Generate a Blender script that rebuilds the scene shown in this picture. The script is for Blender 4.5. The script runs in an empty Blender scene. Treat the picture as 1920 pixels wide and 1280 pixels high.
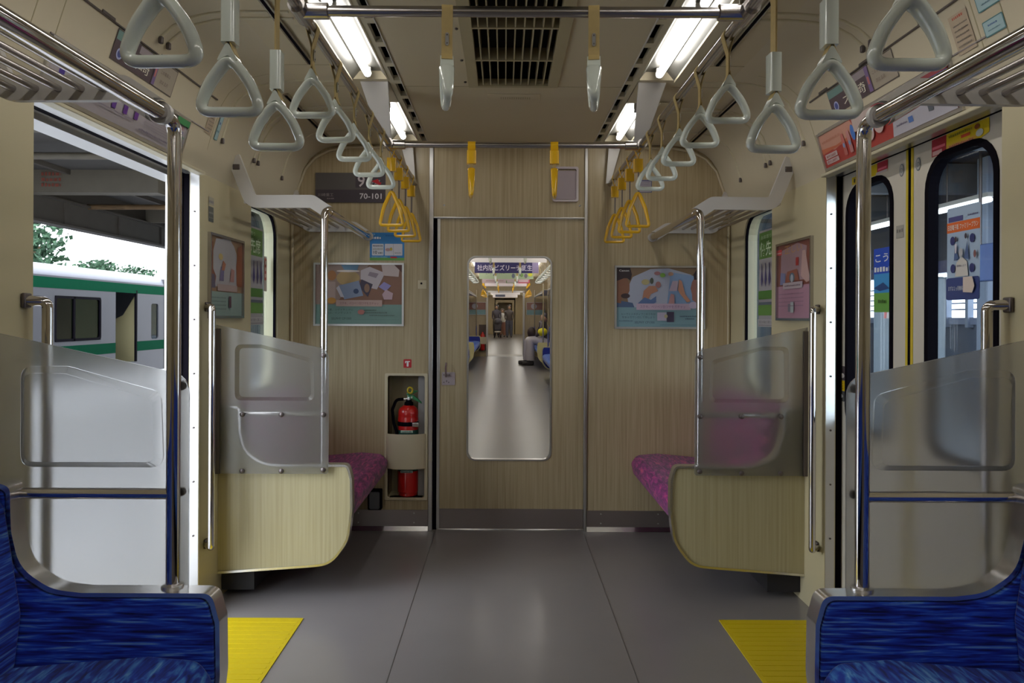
import bpy, bmesh, math, random
from mathutils import Vector, Matrix
random.seed(7)
PI = math.pi
S = bpy.context.scene
COL = S.collection

# ------------------------------------------------------------------ camera, sky, exposure
CX, CZ, F = -0.034, 1.246, 1400.0
cam_d = bpy.data.cameras.new('camera'); cam = bpy.data.objects.new('camera', cam_d); COL.objects.link(cam)
cam.location = (CX, 0, CZ)
cam.rotation_euler = (PI / 2, math.radians(-0.25), 0)
cam_d.sensor_width = 36; cam_d.lens = F / 1920 * 36
cam_d.shift_x = 14.5 / 1920; cam_d.shift_y = -46 / 1920
cam_d.clip_start = 0.02; cam_d.clip_end = 300
S.camera = cam
S.view_settings.view_transform = 'Standard'; S.view_settings.look = 'None'
S.view_settings.gamma = 1; S.view_settings.use_curve_mapping = False
S.view_settings.exposure = 0.42
TUBE = 12.0           # strength of the fluorescent tubes
SKY = 5.2
w = bpy.data.worlds.new('sky'); S.world = w; w.use_nodes = True
bg = w.node_tree.nodes['Background']
bg.inputs[0].default_value = (0.86, 0.93, 1.0, 1); bg.inputs[1].default_value = SKY
C = S.cycles
C.use_denoising = True
C.max_bounces = 10; C.diffuse_bounces = 4; C.glossy_bounces = 5; C.transmission_bounces = 8; C.transparent_max_bounces = 12
C.sample_clamp_indirect = 6; C.sample_clamp_direct = 0
C.caustics_reflective = False

# ------------------------------------------------------------------ materials
def new_mat(name):
    m = bpy.data.materials.new(name); m.use_nodes = True
    return m, m.node_tree, m.node_tree.nodes['Principled BSDF']
def mat(name, col, rough=.5, metal=0., var=.06, scale=9., bump=0., spec=.5, coat=0.):
    m, nt, b = new_mat(name)
    b.inputs['Roughness'].default_value = rough; b.inputs['Metallic'].default_value = metal
    b.inputs['Specular IOR Level'].default_value = spec
    b.inputs['Coat Weight'].default_value = coat; b.inputs['Coat Roughness'].default_value = .08
    tc = nt.nodes.new('ShaderNodeTexCoord'); n = nt.nodes.new('ShaderNodeTexNoise')
    n.inputs['Scale'].default_value = scale; n.inputs['Detail'].default_value = 3
    nt.links.new(tc.outputs['Object'], n.inputs['Vector'])
    mx = nt.nodes.new('ShaderNodeMix'); mx.data_type = 'RGBA'
    mx.inputs['A'].default_value = tuple(c * (1 - var) for c in col) + (1,)
    mx.inputs['B'].default_value = tuple(min(1, c * (1 + var)) for c in col) + (1,)
    nt.links.new(n.outputs['Fac'], mx.inputs['Factor']); nt.links.new(mx.outputs['Result'], b.inputs['Base Color'])
    if bump:
        bp = nt.nodes.new('ShaderNodeBump'); bp.inputs['Strength'].default_value = bump; bp.inputs['Distance'].default_value = .002
        nt.links.new(n.outputs['Fac'], bp.inputs['Height']); nt.links.new(bp.outputs['Normal'], b.inputs['Normal'])
    return m
def streak(name, ramp, scale, rough=.6, rot=(0, 0, 0), distort=.0, detail=4, bump=0., sheen=0., coat=0.):
    m, nt, b = new_mat(name)
    b.inputs['Roughness'].default_value = rough; b.inputs['Sheen Weight'].default_value = sheen
    b.inputs['Coat Weight'].default_value = coat; b.inputs['Coat Roughness'].default_value = .15
    tc = nt.nodes.new('ShaderNodeTexCoord'); mp = nt.nodes.new('ShaderNodeMapping'); n = nt.nodes.new('ShaderNodeTexNoise')
    mp.inputs['Scale'].default_value = scale; mp.inputs['Rotation'].default_value = rot
    n.inputs['Scale'].default_value = 1; n.inputs['Detail'].default_value = detail; n.inputs['Distortion'].default_value = distort
    nt.links.new(tc.outputs['Object'], mp.inputs['Vector']); nt.links.new(mp.outputs['Vector'], n.inputs['Vector'])
    r = nt.nodes.new('ShaderNodeValToRGB'); e = r.color_ramp.elements
    e[0].position, e[0].color = ramp[0][0], ramp[0][1] + (1,)
    e[1].position, e[1].color = ramp[-1][0], ramp[-1][1] + (1,)
    for p, c in ramp[1:-1]:
        x = e.new(p); x.color = c + (1,)
    nt.links.new(n.outputs['Fac'], r.inputs['Fac']); nt.links.new(r.outputs['Color'], b.inputs['Base Color'])
    if bump:
        bp = nt.nodes.new('ShaderNodeBump'); bp.inputs['Strength'].default_value = bump; bp.inputs['Distance'].default_value = .003
        nt.links.new(n.outputs['Fac'], bp.inputs['Height']); nt.links.new(bp.outputs['Normal'], b.inputs['Normal'])
    return m
def emit(name, col, k):
    m = bpy.data.materials.new(name); m.use_nodes = True; nt = m.node_tree; nt.nodes.clear()
    o = nt.nodes.new('ShaderNodeOutputMaterial'); e = nt.nodes.new('ShaderNodeEmission')
    e.inputs[0].default_value = col + (1,); e.inputs[1].default_value = k; nt.links.new(e.outputs[0], o.inputs[0])
    return m
def glass(name, tint=(.85, .9, .92), refl=1.45):
    m = bpy.data.materials.new(name); m.use_nodes = True; nt = m.node_tree; nt.nodes.clear()
    o = nt.nodes.new('ShaderNodeOutputMaterial'); t = nt.nodes.new('ShaderNodeBsdfTransparent'); t.inputs[0].default_value = tint + (1,)
    g = nt.nodes.new('ShaderNodeBsdfGlossy'); g.inputs['Roughness'].default_value = .02
    lw = nt.nodes.new('ShaderNodeLayerWeight'); lw.inputs[0].default_value = .5
    pw_ = nt.nodes.new('ShaderNodeMath'); pw_.operation = 'POWER'; pw_.inputs[1].default_value = 5; nt.links.new(lw.outputs['Facing'], pw_.inputs[0])
    f = nt.nodes.new('ShaderNodeMath'); f.operation = 'MULTIPLY_ADD'; f.inputs[1].default_value = .45; f.inputs[2].default_value = (refl - 1) * .09; nt.links.new(pw_.outputs[0], f.inputs[0])
    mx = nt.nodes.new('ShaderNodeMixShader')
    nt.links.new(f.outputs[0], mx.inputs[0]); nt.links.new(t.outputs[0], mx.inputs[1]); nt.links.new(g.outputs[0], mx.inputs[2]); nt.links.new(mx.outputs[0], o.inputs[0])
    return m
def frosted(name):
    m = bpy.data.materials.new(name); m.use_nodes = True; nt = m.node_tree; nt.nodes.clear()
    N = nt.nodes.new; L = nt.links.new
    o = N('ShaderNodeOutputMaterial')
    rf = N('ShaderNodeBsdfRefraction'); rf.inputs['Color'].default_value = (.90, .90, .90, 1); rf.inputs['Roughness'].default_value = .27; rf.inputs['IOR'].default_value = 1.2
    df = N('ShaderNodeBsdfDiffuse'); df.inputs[0].default_value = (.60, .57, .53, 1)
    tr = N('ShaderNodeBsdfTranslucent'); tr.inputs[0].default_value = (.82, .82, .82, 1)
    gl = N('ShaderNodeBsdfGlossy'); gl.inputs['Roughness'].default_value = .28; gl.inputs[0].default_value = (.9, .9, .9, 1)
    a = N('ShaderNodeMixShader'); a.inputs[0].default_value = .7; L(df.outputs[0], a.inputs[1]); L(tr.outputs[0], a.inputs[2])
    b = N('ShaderNodeMixShader'); b.inputs[0].default_value = .73; L(a.outputs[0], b.inputs[1]); L(rf.outputs[0], b.inputs[2])
    f = N('ShaderNodeFresnel'); f.inputs[0].default_value = 1.45
    c = N('ShaderNodeMixShader'); L(f.outputs[0], c.inputs[0]); L(b.outputs[0], c.inputs[1]); L(gl.outputs[0], c.inputs[2])
    nz = N('ShaderNodeTexNoise'); nz.inputs['Scale'].default_value = 900; bp = N('ShaderNodeBump'); bp.inputs['Strength'].default_value = .15; bp.inputs['Distance'].default_value = .0005
    L(nz.outputs['Fac'], bp.inputs['Height']); L(bp.outputs[0], df.inputs['Normal'])
    L(c.outputs[0], o.inputs[0])
    return m

M = {}
M['cream'] = mat('cream_wall_paint', (.56, .49, .31), .38, var=.03)
M['cream2'] = mat('pale_cream_coving', (.60, .53, .39), .42, var=.03)
M['doorcream'] = mat('door_leaf_paint', (.62, .57, .49), .32, var=.02)
M['ceil'] = mat('ceiling_panel', (.60, .52, .36), .5, var=.03, scale=4)
M['strip'] = mat('ceiling_air_strip', (.60, .54, .38), .45, var=.02)
M['grille'] = mat('grille_plastic', (.42, .36, .22), .5, var=.06)
M['wood'] = streak('wood_grain_laminate', [(.28, (.37, .285, .160)), (.5, (.445, .355, .212)), (.72, (.51, .415, .26))], (130, 130, 2.4), .45, detail=5, coat=.15)
M['wood2'] = streak('seat_end_laminate', [(.28, (.35, .30, .165)), (.5, (.405, .355, .205)), (.72, (.45, .40, .245))], (110, 110, 1.8), .45, detail=5, coat=.15)
M['steel'] = mat('brushed_steel', (.74, .73, .73), .26, 1., var=.04, scale=30)
M['kick'] = mat('dull_steel_kick_plate', (.33, .28, .27), .42, .85, var=.05, scale=6)
M['alu'] = mat('anodised_aluminium', (.62, .61, .60), .3, .9, var=.03)
M['chrome'] = mat('polished_chrome', (.62, .59, .58), .08, 1., var=.01)
M['satin'] = mat('satin_rail', (.50, .47, .46), .24, 1., var=.03)
M['black'] = mat('black_rubber', (.004, .003, .006), .8, var=.1, spec=.06)
M['dark'] = mat('painted_recess_shade', (.02, .018, .02), .8, var=.2)  # shade below the benches and inside the duct, put into the colour
M['bolt'] = mat('dark_bolt', (.14, .12, .12), .35, .8)
M['white'] = mat('white_cast_bracket', (.58, .55, .52), .4, var=.03)
M['ring'] = mat('white_ring_plastic', (.68, .73, .66), .14, var=.02, coat=.6)
M['belt'] = mat('tan_belt', (.50, .37, .15), .6, var=.12, scale=60)
M['yellow'] = mat('amber_ring_plastic', (.80, .45, .014), .2, var=.04, coat=.3)
M['red'] = mat('extinguisher_red', (.62, .015, .012), .28, var=.04, coat=.4)
M['redp'] = mat('red_sign', (.55, .03, .03), .5)
M['green'] = mat('lever_green', (.03, .22, .08), .4)
M['floor'] = mat('grey_vinyl_floor', (.24, .222, .226), .24, var=.10, scale=2.2, spec=.6)
M['seam'] = mat('floor_seam', (.09, .082, .08), .4)
M['tactile'] = mat('yellow_floor_mat', (.62, .47, .005), .5, var=.05, scale=240, bump=.35)
M['blue'] = streak('blue_streaked_moquette', [(.33, (.002, .005, .09)), (.45, (.008, .03, .44)), (.56, (.02, .11, .74)), (.68, (.18, .42, .8))], (8, 8, 130), .85, rot=(0, math.radians(4), 0), distort=.35, detail=4, sheen=.15)
M['blue2'] = streak('blue_cushion_moquette', [(.34, (.002, .012, .16)), (.48, (.006, .05, .48)), (.60, (.05, .24, .68)), (.72, (.22, .48, .8))], (70, 14, 14), .85, rot=(0, 0, .5), distort=.6, detail=3, sheen=.2)
M['purple'] = streak('magenta_streaked_moquette', [(.34, (.09, .002, .075)), (.50, (.22, .006, .15)), (.64, (.42, .02, .20)), (.74, (.62, .08, .16))], (70, 14, 40), .85, rot=(.3, .2, .5), distort=1.0, detail=2, sheen=.2)
M['frost'] = frosted('frosted_panel')
M['glass'] = glass('window_glass')
M['tube'] = emit('fluorescent_tube', (1.0, .97, .91), TUBE)
M['tube_far'] = emit('far_fluorescent_tube', (1.0, .98, .95), TUBE * .85)
M['refl'] = mat('lamp_reflector', (.10, .098, .088), .35, .2, var=.02)
M['tape'] = mat('yellow_edge_tape', (.62, .47, .03), .5)
M['skin'] = mat('skin', (.45, .27, .19), .55)
_pc = {}
def pm(c, rough=.45):
    k = tuple(round(x, 3) for x in c)
    if k not in _pc: _pc[k] = mat('print_%02d' % len(_pc), c, rough, var=.02)
    return _pc[k]
def srgb(r, g, b):
    f = lambda v: min(.82, 1.4 * (((v / 255 + .055) / 1.055) ** 2.4 if v > 10 else v / 3294.6))
    return (f(r), f(g), f(b))

# ------------------------------------------------------------------ mesh helpers
ROOT = {}
def slope(y): return .0057 * (y - 5) + .02 if y > 5 else 0
class MB:
    def __init__(s): s.v = []; s.f = []; s.mi = []; s.mats = []
    def idx(s, m):
        if m is None: return 0
        if m not in s.mats: s.mats.append(m)
        return s.mats.index(m)
    def add(s, vs, fs, m=None):
        b = len(s.v); s.v += [tuple(p) for p in vs]; i = s.idx(m)
        for f in fs: s.f.append(tuple(b + k for k in f)); s.mi.append(i)
        return s
    def box(s, x0, x1, y0, y1, z0, z1, m=None):
        x0, x1 = sorted((x0, x1)); y0, y1 = sorted((y0, y1)); z0, z1 = sorted((z0, z1))
        v = [(x, y, z) for x in (x0, x1) for y in (y0, y1) for z in (z0, z1)]
        return s.add(v, [(0, 1, 3, 2), (4, 6, 7, 5), (0, 4, 5, 1), (2, 3, 7, 6), (0, 2, 6, 4), (1, 5, 7, 3)], m)
    def prism(s, pts, a, b, axis='y', m=None, cap=True):
        """pts: 2-D polygon; extruded between a and b along axis (x: pts=(y,z); y: pts=(x,z); z: pts=(x,y))."""
        mk = {'x': lambda p, t: (t, p[0], p[1]), 'y': lambda p, t: (p[0], t, p[1]), 'z': lambda p, t: (p[0], p[1], t)}[axis]
        n = len(pts); v = [mk(p, a) for p in pts] + [mk(p, b) for p in pts]
        f = [(i, (i + 1) % n, n + (i + 1) % n, n + i) for i in range(n)]
        if cap: f += [tuple(range(n))[::-1], tuple(range(n, 2 * n))]
        return s.add(v, f, m)
    def ringprism(s, out, inn, a, b, axis='y', m=None):
        mk = {'x': lambda p, t: (t, p[0], p[1]), 'y': lambda p, t: (p[0], t, p[1]), 'z': lambda p, t: (p[0], p[1], t)}[axis]
        n = len(out); v = [mk(p, a) for p in out] + [mk(p, a) for p in inn] + [mk(p, b) for p in out] + [mk(p, b) for p in inn]
        f = []
        for i in range(n):
            j = (i + 1) % n
            f += [(i, j, n + j, n + i), (2 * n + i, 3 * n + i, 3 * n + j, 2 * n + j), (i, 2 * n + i, 2 * n + j, j), (n + i, n + j, 3 * n + j, 3 * n + i)]
        return s.add(v, f, m)
    def tube(s, path, r, n=12, m=None, closed=False, cap=True, sec=None):
        """sec: list of (r_side, r_up) per point; up is the axis nearest to `ref`."""
        P = [Vector(p) for p in path]; N = len(P); vs = []
        T = []
        for i in range(N):
            a = P[(i - 1) % N] if (closed or i > 0) else P[i]; b = P[(i + 1) % N] if (closed or i < N - 1) else P[i]
            t = (b - a); T.append(t.normalized() if t.length > 1e-9 else Vector((0, 0, 1)))
        ref = Vector((0, 1, 0)) if abs(T[0].y) < .9 else Vector((1, 0, 0))
        u = (ref - T[0] * ref.dot(T[0])).normalized()
        for i in range(N):
            u = (u - T[i] * u.dot(T[i]))
            u = u.normalized() if u.length > 1e-6 else Vector((1, 0, 0))
            w_ = T[i].cross(u)
            ru, rw = sec[i] if sec else ((r[i], r[i]) if isinstance(r, (list, tuple)) else (r, r))
            for k in range(n):
                a = 2 * PI * k / n; vs.append(P[i] + u * math.cos(a) * ru + w_ * math.sin(a) * rw)
        f = []
        for i in range(N if closed else N - 1):
            for k in range(n):
                f.append((i * n + k, i * n + (k + 1) % n, ((i + 1) % N) * n + (k + 1) % n, ((i + 1) % N) * n + k))
        if not closed and cap: f += [tuple(range(n))[::-1], tuple((N - 1) * n + k for k in range(n))]
        return s.add(vs, f, m)
    def lathe(s, prof, c=(0, 0, 0), n=24, m=None, axis='z'):
        vs = []; N = len(prof)
        for r, h in prof:
            for k in range(n):
                a = 2 * PI * k / n
                p = {'z': (r * math.cos(a), r * math.sin(a), h), 'y': (r * math.cos(a), h, r * math.sin(a)), 'x': (h, r * math.cos(a), r * math.sin(a))}[axis]
                vs.append((p[0] + c[0], p[1] + c[1], p[2] + c[2]))
        f = [(i * n + k, i * n + (k + 1) % n, (i + 1) * n + (k + 1) % n, (i + 1) * n + k) for i in range(N - 1) for k in range(n)]
        f += [tuple(range(n))[::-1], tuple((N - 1) * n + k for k in range(n))]
        return s.add(vs, f, m)
    def ball(s, c, r, m=None, n=12, sq=(1, 1, 1)):
        N = n // 2; prof = [(max(1e-4, math.sin(PI * i / N)), -math.cos(PI * i / N)) for i in range(N + 1)]
        b = len(s.v); s.lathe(prof, (0, 0, 0), n, m)
        for i in range(b, len(s.v)):
            v = s.v[i]; s.v[i] = (c[0] + v[0] * r * sq[0], c[1] + v[1] * r * sq[1], c[2] + v[2] * r * sq[2])
        return s
    def sl(s): s.v = [(x, y, z + slope(y)) for x, y, z in s.v]; return s
def obj(name, mb, m=None, parent=None, smooth=None, bevel=0., label=None, weld=False):
    me = bpy.data.meshes.new(name)
    off = Vector(ROOT.get(parent.name, (0, 0, 0))) if parent else Vector((0, 0, 0))
    me.from_pydata([tuple(Vector(p) - off) for p in mb.v], [], mb.f)
    for x in (mb.mats or [m]): me.materials.append(x if x else m)
    if mb.mats and len(mb.mats) > 1:
        me.polygons.foreach_set('material_index', mb.mi)
    bm = bmesh.new(); bm.from_mesh(me)
    if weld: bmesh.ops.remove_doubles(bm, verts=bm.verts, dist=1e-5)
    bmesh.ops.recalc_face_normals(bm, faces=bm.faces)
    bm.to_mesh(me); bm.free()
    o = bpy.data.objects.new(name, me); COL.objects.link(o)
    if parent: o.parent = parent; ROOT[o.name] = tuple(off)
    if bevel:
        bv = o.modifiers.new('bevel', 'BEVEL'); bv.width = bevel; bv.segments = 2; bv.limit_method = 'ANGLE'; bv.angle_limit = math.radians(40)
    if smooth or (smooth is None and bevel):
        for p in me.polygons: p.use_smooth = True
        try:
            me.set_sharp_from_angle(angle=math.radians(smooth if isinstance(smooth, (int, float)) and smooth > 1 else 35))
        except Exception: pass
    if label: o['label'] = label
    return o
SEP = {'vane', 'cross_bar', 'screw', 'bolt', 'mount', 'lamp_holder', 'girder_stiffener', 'door_edge', 'lock_screw', 'clip_screw', 'shoe', 'cord', 'drop_rod', 'green_stripe', 'belt_tail', 'cantilever_bracket', 'housing_edge', 'louvre', 'holder', 'pressed_slots'}
_obj = obj
def obj(name, mb, m=None, parent=None, **k):
    if not parent or name not in SEP: return _obj(name, mb, m, parent, **k)
    n_ = len(mb.v); p = list(range(n_))
    def fd(a):
        while p[a] != a: p[a] = p[p[a]]; a = p[a]
        return a
    for f in mb.f:
        for q in f[1:]: p[fd(q)] = fd(f[0])
    comp = {}
    for i, f in enumerate(mb.f): comp.setdefault(fd(f[0]), []).append(i)
    o = None
    for fs in comp.values():
        b = MB(); mp = {}
        for i in fs:
            for q in mb.f[i]:
                if q not in mp: mp[q] = len(b.v); b.v.append(mb.v[q])
            b.f.append(tuple(mp[q] for q in mb.f[i])); b.mi.append(0)
        if mb.mats: b.mats = [mb.mats[mb.mi[fs[0]]]]
        o = _obj(name, b, m, parent, **k)
    return o
def tag(o, label, cat, group=None, kind=None):
    o['label'] = label; o['category'] = cat
    if group: o['group'] = group
    if kind: o['kind'] = kind
    return o
def thing(name, label, cat, loc=(0, 0, 0), group=None):
    o = bpy.data.objects.new(name, None); COL.objects.link(o); o.location = loc; o.empty_display_size = .05
    ROOT[o.name] = tuple(loc)
    return tag(o, label, cat, group)
def struct(name, mb, m=None, label=None, cat=None, parent=None, **k):
    o = obj(name, mb, m, parent, **k)
    if not parent:
        o['kind'] = 'structure'
        if label: o['label'] = label
        if cat: o['category'] = cat
    return o
def dup(root, loc, rz=0., label=None, group=None):
    r = root.copy(); COL.objects.link(r); r.location = loc; r.rotation_euler = (0, 0, rz)
    if label: r['label'] = label
    if group: r['group'] = group
    for ch in list(root.children):
        c = ch.copy(); COL.objects.link(c); c.parent = r
        for g in list(ch.children):
            d = g.copy(); COL.objects.link(d); d.parent = c
    return r
def rrect(x0, z0, x1, z1, r, n=6):
    r4 = r if isinstance(r, (tuple, list)) else (r,) * 4     # corners: (x1,z0) (x1,z1) (x0,z1) (x0,z0)
    out = []
    for (cx, cz, sx, sz, a0), rr in zip(((x1, z0, -1, 1, -90), (x1, z1, -1, -1, 0), (x0, z1, 1, -1, 90), (x0, z0, 1, 1, 180)), r4):
        for i in range(n + 1):
            a = math.radians(a0 + 90 * i / n); out.append((cx + sx * rr + rr * math.cos(a), cz + sz * rr + rr * math.sin(a)))
    return out
def fillet(pts, rad, n=6, closed=False):
    """round the corners of a polyline of 2-D or 3-D points."""
    P = [Vector(p) for p in pts]; N = len(P); out = []
    for i in range(N):
        r = rad[i] if isinstance(rad, (list, tuple)) else rad
        if (not closed and i in (0, N - 1)) or r <= 0: out.append(tuple(P[i])); continue
        a, b, c = P[(i - 1) % N], P[i], P[(i + 1) % N]
        u = (a - b).normalized(); v = (c - b).normalized()
        th = math.acos(max(-1, min(1, u.dot(v)))); d = min(r / math.tan(th / 2), (a - b).length * .49, (c - b).length * .49)
        p0, p2 = b + u * d, b + v * d
        for k in range(n + 1):
            t = k / n; out.append(tuple(p0 * (1 - t) ** 2 + b * 2 * t * (1 - t) + p2 * t * t))
    return out
def band(mb, path, y0, y1, t, m=None, side=1):
    """a strip of thickness t along a 2-D (x,z) path, as deep as y0..y1."""
    P = [Vector(p) for p in path]; N = len(P); vs = []
    for i in range(N):
        d = (P[min(i + 1, N - 1)] - P[max(i - 1, 0)]).normalized(); nrm = Vector((-d.y, d.x)) * side
        q = P[i] + nrm * t
        vs += [(P[i].x, y0, P[i].y), (q.x, y0, q.y), (q.x, y1, q.y), (P[i].x, y1, P[i].y)]
    f = []
    for i in range(N - 1):
        a, b = 4 * i, 4 * (i + 1)
        f += [(a + k, a + (k + 1) % 4, b + (k + 1) % 4, b + k) for k in range(4)]
    f += [(0, 1, 2, 3), (4 * N - 4, 4 * N - 1, 4 * N - 2, 4 * N - 3)]
    return mb.add(vs, f, m)
def mir(pts, s): return [(s * x, z) for x, z in pts]

# printed art on a plane: polygons and lettering of several inks in ONE mesh
class Art:
    def __init__(s, o, u, v, n):
        s.o, s.u, s.v, s.n = Vector(o), Vector(u).normalized(), Vector(v).normalized(), Vector(n).normalized()
        s.mb = MB(); s.k = 0; s.e = .0004
    def P(s, x, y, h): return s.o + s.u * x + s.v * y + s.n * h
    def poly(s, pts, c):
        s.k += 1; h = s.k * s.e
        s.mb.add([s.P(x, y, h) for x, y in pts], [tuple(range(len(pts)))], pm(c)); return s
    def rect(s, x0, y0, x1, y1, c): return s.poly([(x0, y0), (x1, y0), (x1, y1), (x0, y1)], c)
    def rr(s, x0, y0, x1, y1, r, c): return s.poly(rrect(x0, y0, x1, y1, r, 4), c)
    def ell(s, x, y, a, b, c, n=16): return s.poly([(x + a * math.cos(2 * PI * i / n), y + b * math.sin(2 * PI * i / n)) for i in range(n)], c)
    def text(s, t, x, y, h, c, w=None, rot=0., align='LEFT', bold=False):
        cu = bpy.data.curves.new('t', 'FONT'); cu.body = t; cu.size = 1; cu.align_x = align
        cu.resolution_u = 2
        if bold: cu.offset = .012
        ob = bpy.data.objects.new('t', cu); COL.objects.link(ob)
        bpy.context.view_layer.update()
        me = bpy.data.meshes.new_from_object(ob.evaluated_get(bpy.context.evaluated_depsgraph_get()))
        xs = [v.co.x for v in me.vertices] or [0, 1]; ys = [v.co.y for v in me.vertices] or [0, 1]
        k = h / max(.3, max(ys) - min(ys)); kx = k
        if w: kx = w / max(.05, max(xs) - min(xs))
        mx = min(xs) if align == 'LEFT' else ((min(xs) + max(xs)) / 2)
        s.k += 1; hh = s.k * s.e; ca, sa = math.cos(rot), math.sin(rot); vs = []
        for v in me.vertices:
            a, b = (v.co.x - mx) * kx, (v.co.y - min(ys)) * k
            vs.append(s.P(x + a * ca - b * sa, y + a * sa + b * ca, hh))
        s.mb.add(vs, [tuple(p.vertices) for p in me.polygons], pm(c))
        bpy.data.objects.remove(ob); bpy.data.meshes.remove(me); bpy.data.curves.remove(cu); return s
    def scribble(s, x0, y0, x1, h, c, n=None, gap=.35):
        """a line of unreadable small print as short bars"""
        s.k += 1; x = x0; vs = []; fs = []
        while x < x1:
            l = h * random.uniform(.5, 1.0); xe = min(x + l, x1)
            hh = h * random.uniform(.7, 1); b = len(vs)
            vs += [s.P(x, y0, s.k * s.e), s.P(xe, y0, s.k * s.e), s.P(xe, y0 + hh, s.k * s.e), s.P(x, y0 + hh, s.k * s.e)]
            fs.append((b, b + 1, b + 2, b + 3)); x = xe + h * gap
        s.mb.add(vs, fs, pm(c)); return s
    def build(s, name, parent=None): return obj(name, s.mb, None, parent)

# ================================================================== THE CAR: SHELL
W = 1.287; YE = 4.36; YB = -3.2; D0, D1 = 1.985, 3.07; HZ = 1.835; CE = 2.25
mb = MB().box(-1.46, 1.46, YB, YE + .1, -.06, 0)
floor = struct('floor', mb, M['floor'], 'grey glossy vinyl floor of the train carriage', 'floor')
mb = MB()
for x in (-.43, .43): mb.box(x - .0015, x + .0015, YB, YE - .01, 0, .0008)
struct('trim_1', mb, M['seam'], 'thin dark seams along the carriage floor', 'floor seam')
for s, nm in ((-1, 'left'), (1, 'right')):
    a = thing('tactile_mat', 'ribbed yellow floor mat inside the %s doorway' % ('open left' if s < 0 else 'closed right'), 'floor mat', (s * 1.06, 2.53, 0), 'yellow doorway floor mats')
    mb = MB().box(s * .855, s * 1.284, 2.0, 3.075, .0002, .0035); obj('mat_sheet', mb, M['tactile'], a)
    mb = MB()
    for i in range(26):
        y = 2.03 + i * .04; mb.box(s * .87, s * 1.27, y, y + .014, .0035, .0048)
    obj('rib_pattern', mb, M['tactile'], a)

# side walls: below the header, with the doorway and the window by the end wall
prof = [(1.287, HZ), (1.250, 1.97), (1.205, 2.11), (1.172, 2.163), (1.13, 2.20), (1.08, 2.227), (1.01, 2.243), (.92, CE)]
WY0, WY1, WZ0, WZ1 = 3.69, 4.125, .86, 1.80
for s, nm in ((-1, 'left'), (1, 'right')):
    mb = MB()
    mb.box(s * W, s * 1.46, YB, D0, 0, HZ)
    mb.box(s * W, s * 1.33, D1, 3.62, 0, HZ); mb.box(s * 1.40, s * 1.46, 3.20, 3.62, 0, HZ)
    n = 6
    out = rrect(3.62, 0, YE + .02, HZ, 1e-4, n); inn = rrect(WY0, WZ0, WY1, WZ1, (.10, .13, .02, .02), n)
    mb.ringprism(out, inn, s * W, s * 1.362, 'x')
    wl = struct('wall_' + nm, mb, M['cream'], 'cream painted %s side wall of the carriage' % nm, 'wall')
    # coving above the doors, up to the ceiling
    mb = MB(); q = mir(prof, s)
    outer = [(s * .92, CE + .06), (s * 1.46, CE + .06), (s * 1.46, HZ)]
    mb.prism(q + outer, YB, YE + .02, 'y')
    struct('wall_%s_upper' % nm, mb, M['cream2'], 'pale curved coving above the %s side doors' % nm, 'wall', smooth=30)
    # window by the end wall
    wn = struct('window_%d' % (1 if s < 0 else 2), MB().prism(rrect(WY0 - .01, WZ0 - .01, WY1 + .01, WZ1 + .01, (.1, .13, .02, .02), n), s * 1.345, s * 1.351, 'x'), M['glass'],
                'tall window of the %s wall beside the end wall, green sheet on its glass' % nm, 'window')
    mb = MB().ringprism(rrect(WY0 - .004, WZ0 - .004, WY1 + .004, WZ1 + .004, (.104, .134, .024, .024), n), rrect(WY0 + .012, WZ0 + .012, WY1 - .012, WZ1 - .012, (.09, .12, .02, .02), n), s * 1.296, s * 1.308, 'x')
    obj('window_gasket', mb, M['black'], wn)
    # door frame trims
    mb = MB()
    mb.box(s * 1.289, s * 1.326, D1 - .002, D1 + .012, 0.0, HZ - .005)
    mb.box(s * 1.289, s * 1.326, D0 - .012, D0 + .002, 0.0, HZ - .005)
    struct('trim_%d' % (2 if s < 0 else 3), mb, M['alu'], 'pale metal jamb strips of the %s doorway' % nm, 'door trim')
    mb = MB()
    for y, d in ((D1 - .003, -1), (D0 + .003, 1)):
        for k in range(8):
            mb.lathe([(.004, 0), (.004, d * .003), (.002, d * .004)], (s * 1.308, y, .12 + k * .222), 8, axis='y')
    struct('trim_%d' % (4 if s < 0 else 5), mb, M['bolt'], 'small rivets down the metal jamb of the %s doorway' % nm, 'rivets')
    mb = MB()
    for y0, y1 in ((D1 + .012, D1 + .02), (D0 - .02, D0 - .012)): mb.box(s * 1.327, s * 1.36, y0, y1, .0, HZ)
    mb.box(s * 1.346, s * 1.372, D0, D1 + .1, HZ - .0045, HZ + .03)
    struct('trim_%d' % (6 if s < 0 else 7), mb, M['black'], 'black door channel round the %s doorway' % nm, 'door trim')
    # header ledge and outer lintel
    mb = MB().box(s * 1.262, s * 1.300, 1.99, 3.065, HZ - .012, HZ)
    struct('trim_%d' % (8 if s < 0 else 9), mb, M['strip'], 'narrow ledge over the %s doorway' % nm, 'door trim', bevel=.003)
    mb = MB().box(s * 1.388, s * 1.47, D0 - .02, 3.20, HZ - .025, HZ + .03)
    mb.box(s * 1.372, s * 1.388, D0 - .02, 3.20, HZ - .006, HZ + .03); mb.box(s * 1.300, s * 1.346, D0, D1, HZ - .006, HZ + .02)
    mb.box(s * 1.365, s * 1.47, D0 - .1, D1 + .1, -.06, 0)
    mb.box(s * 1.395, s * 1.47, 3.16, 3.20, 0, HZ); mb.box(s * 1.395, s * 1.47, D0 - .05, D0, 0, HZ)
    struct('trim_%d' % (10 if s < 0 else 11), mb, M['alu'], 'outer metal lintel and sill of the %s doorway' % nm, 'door trim')

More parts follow.
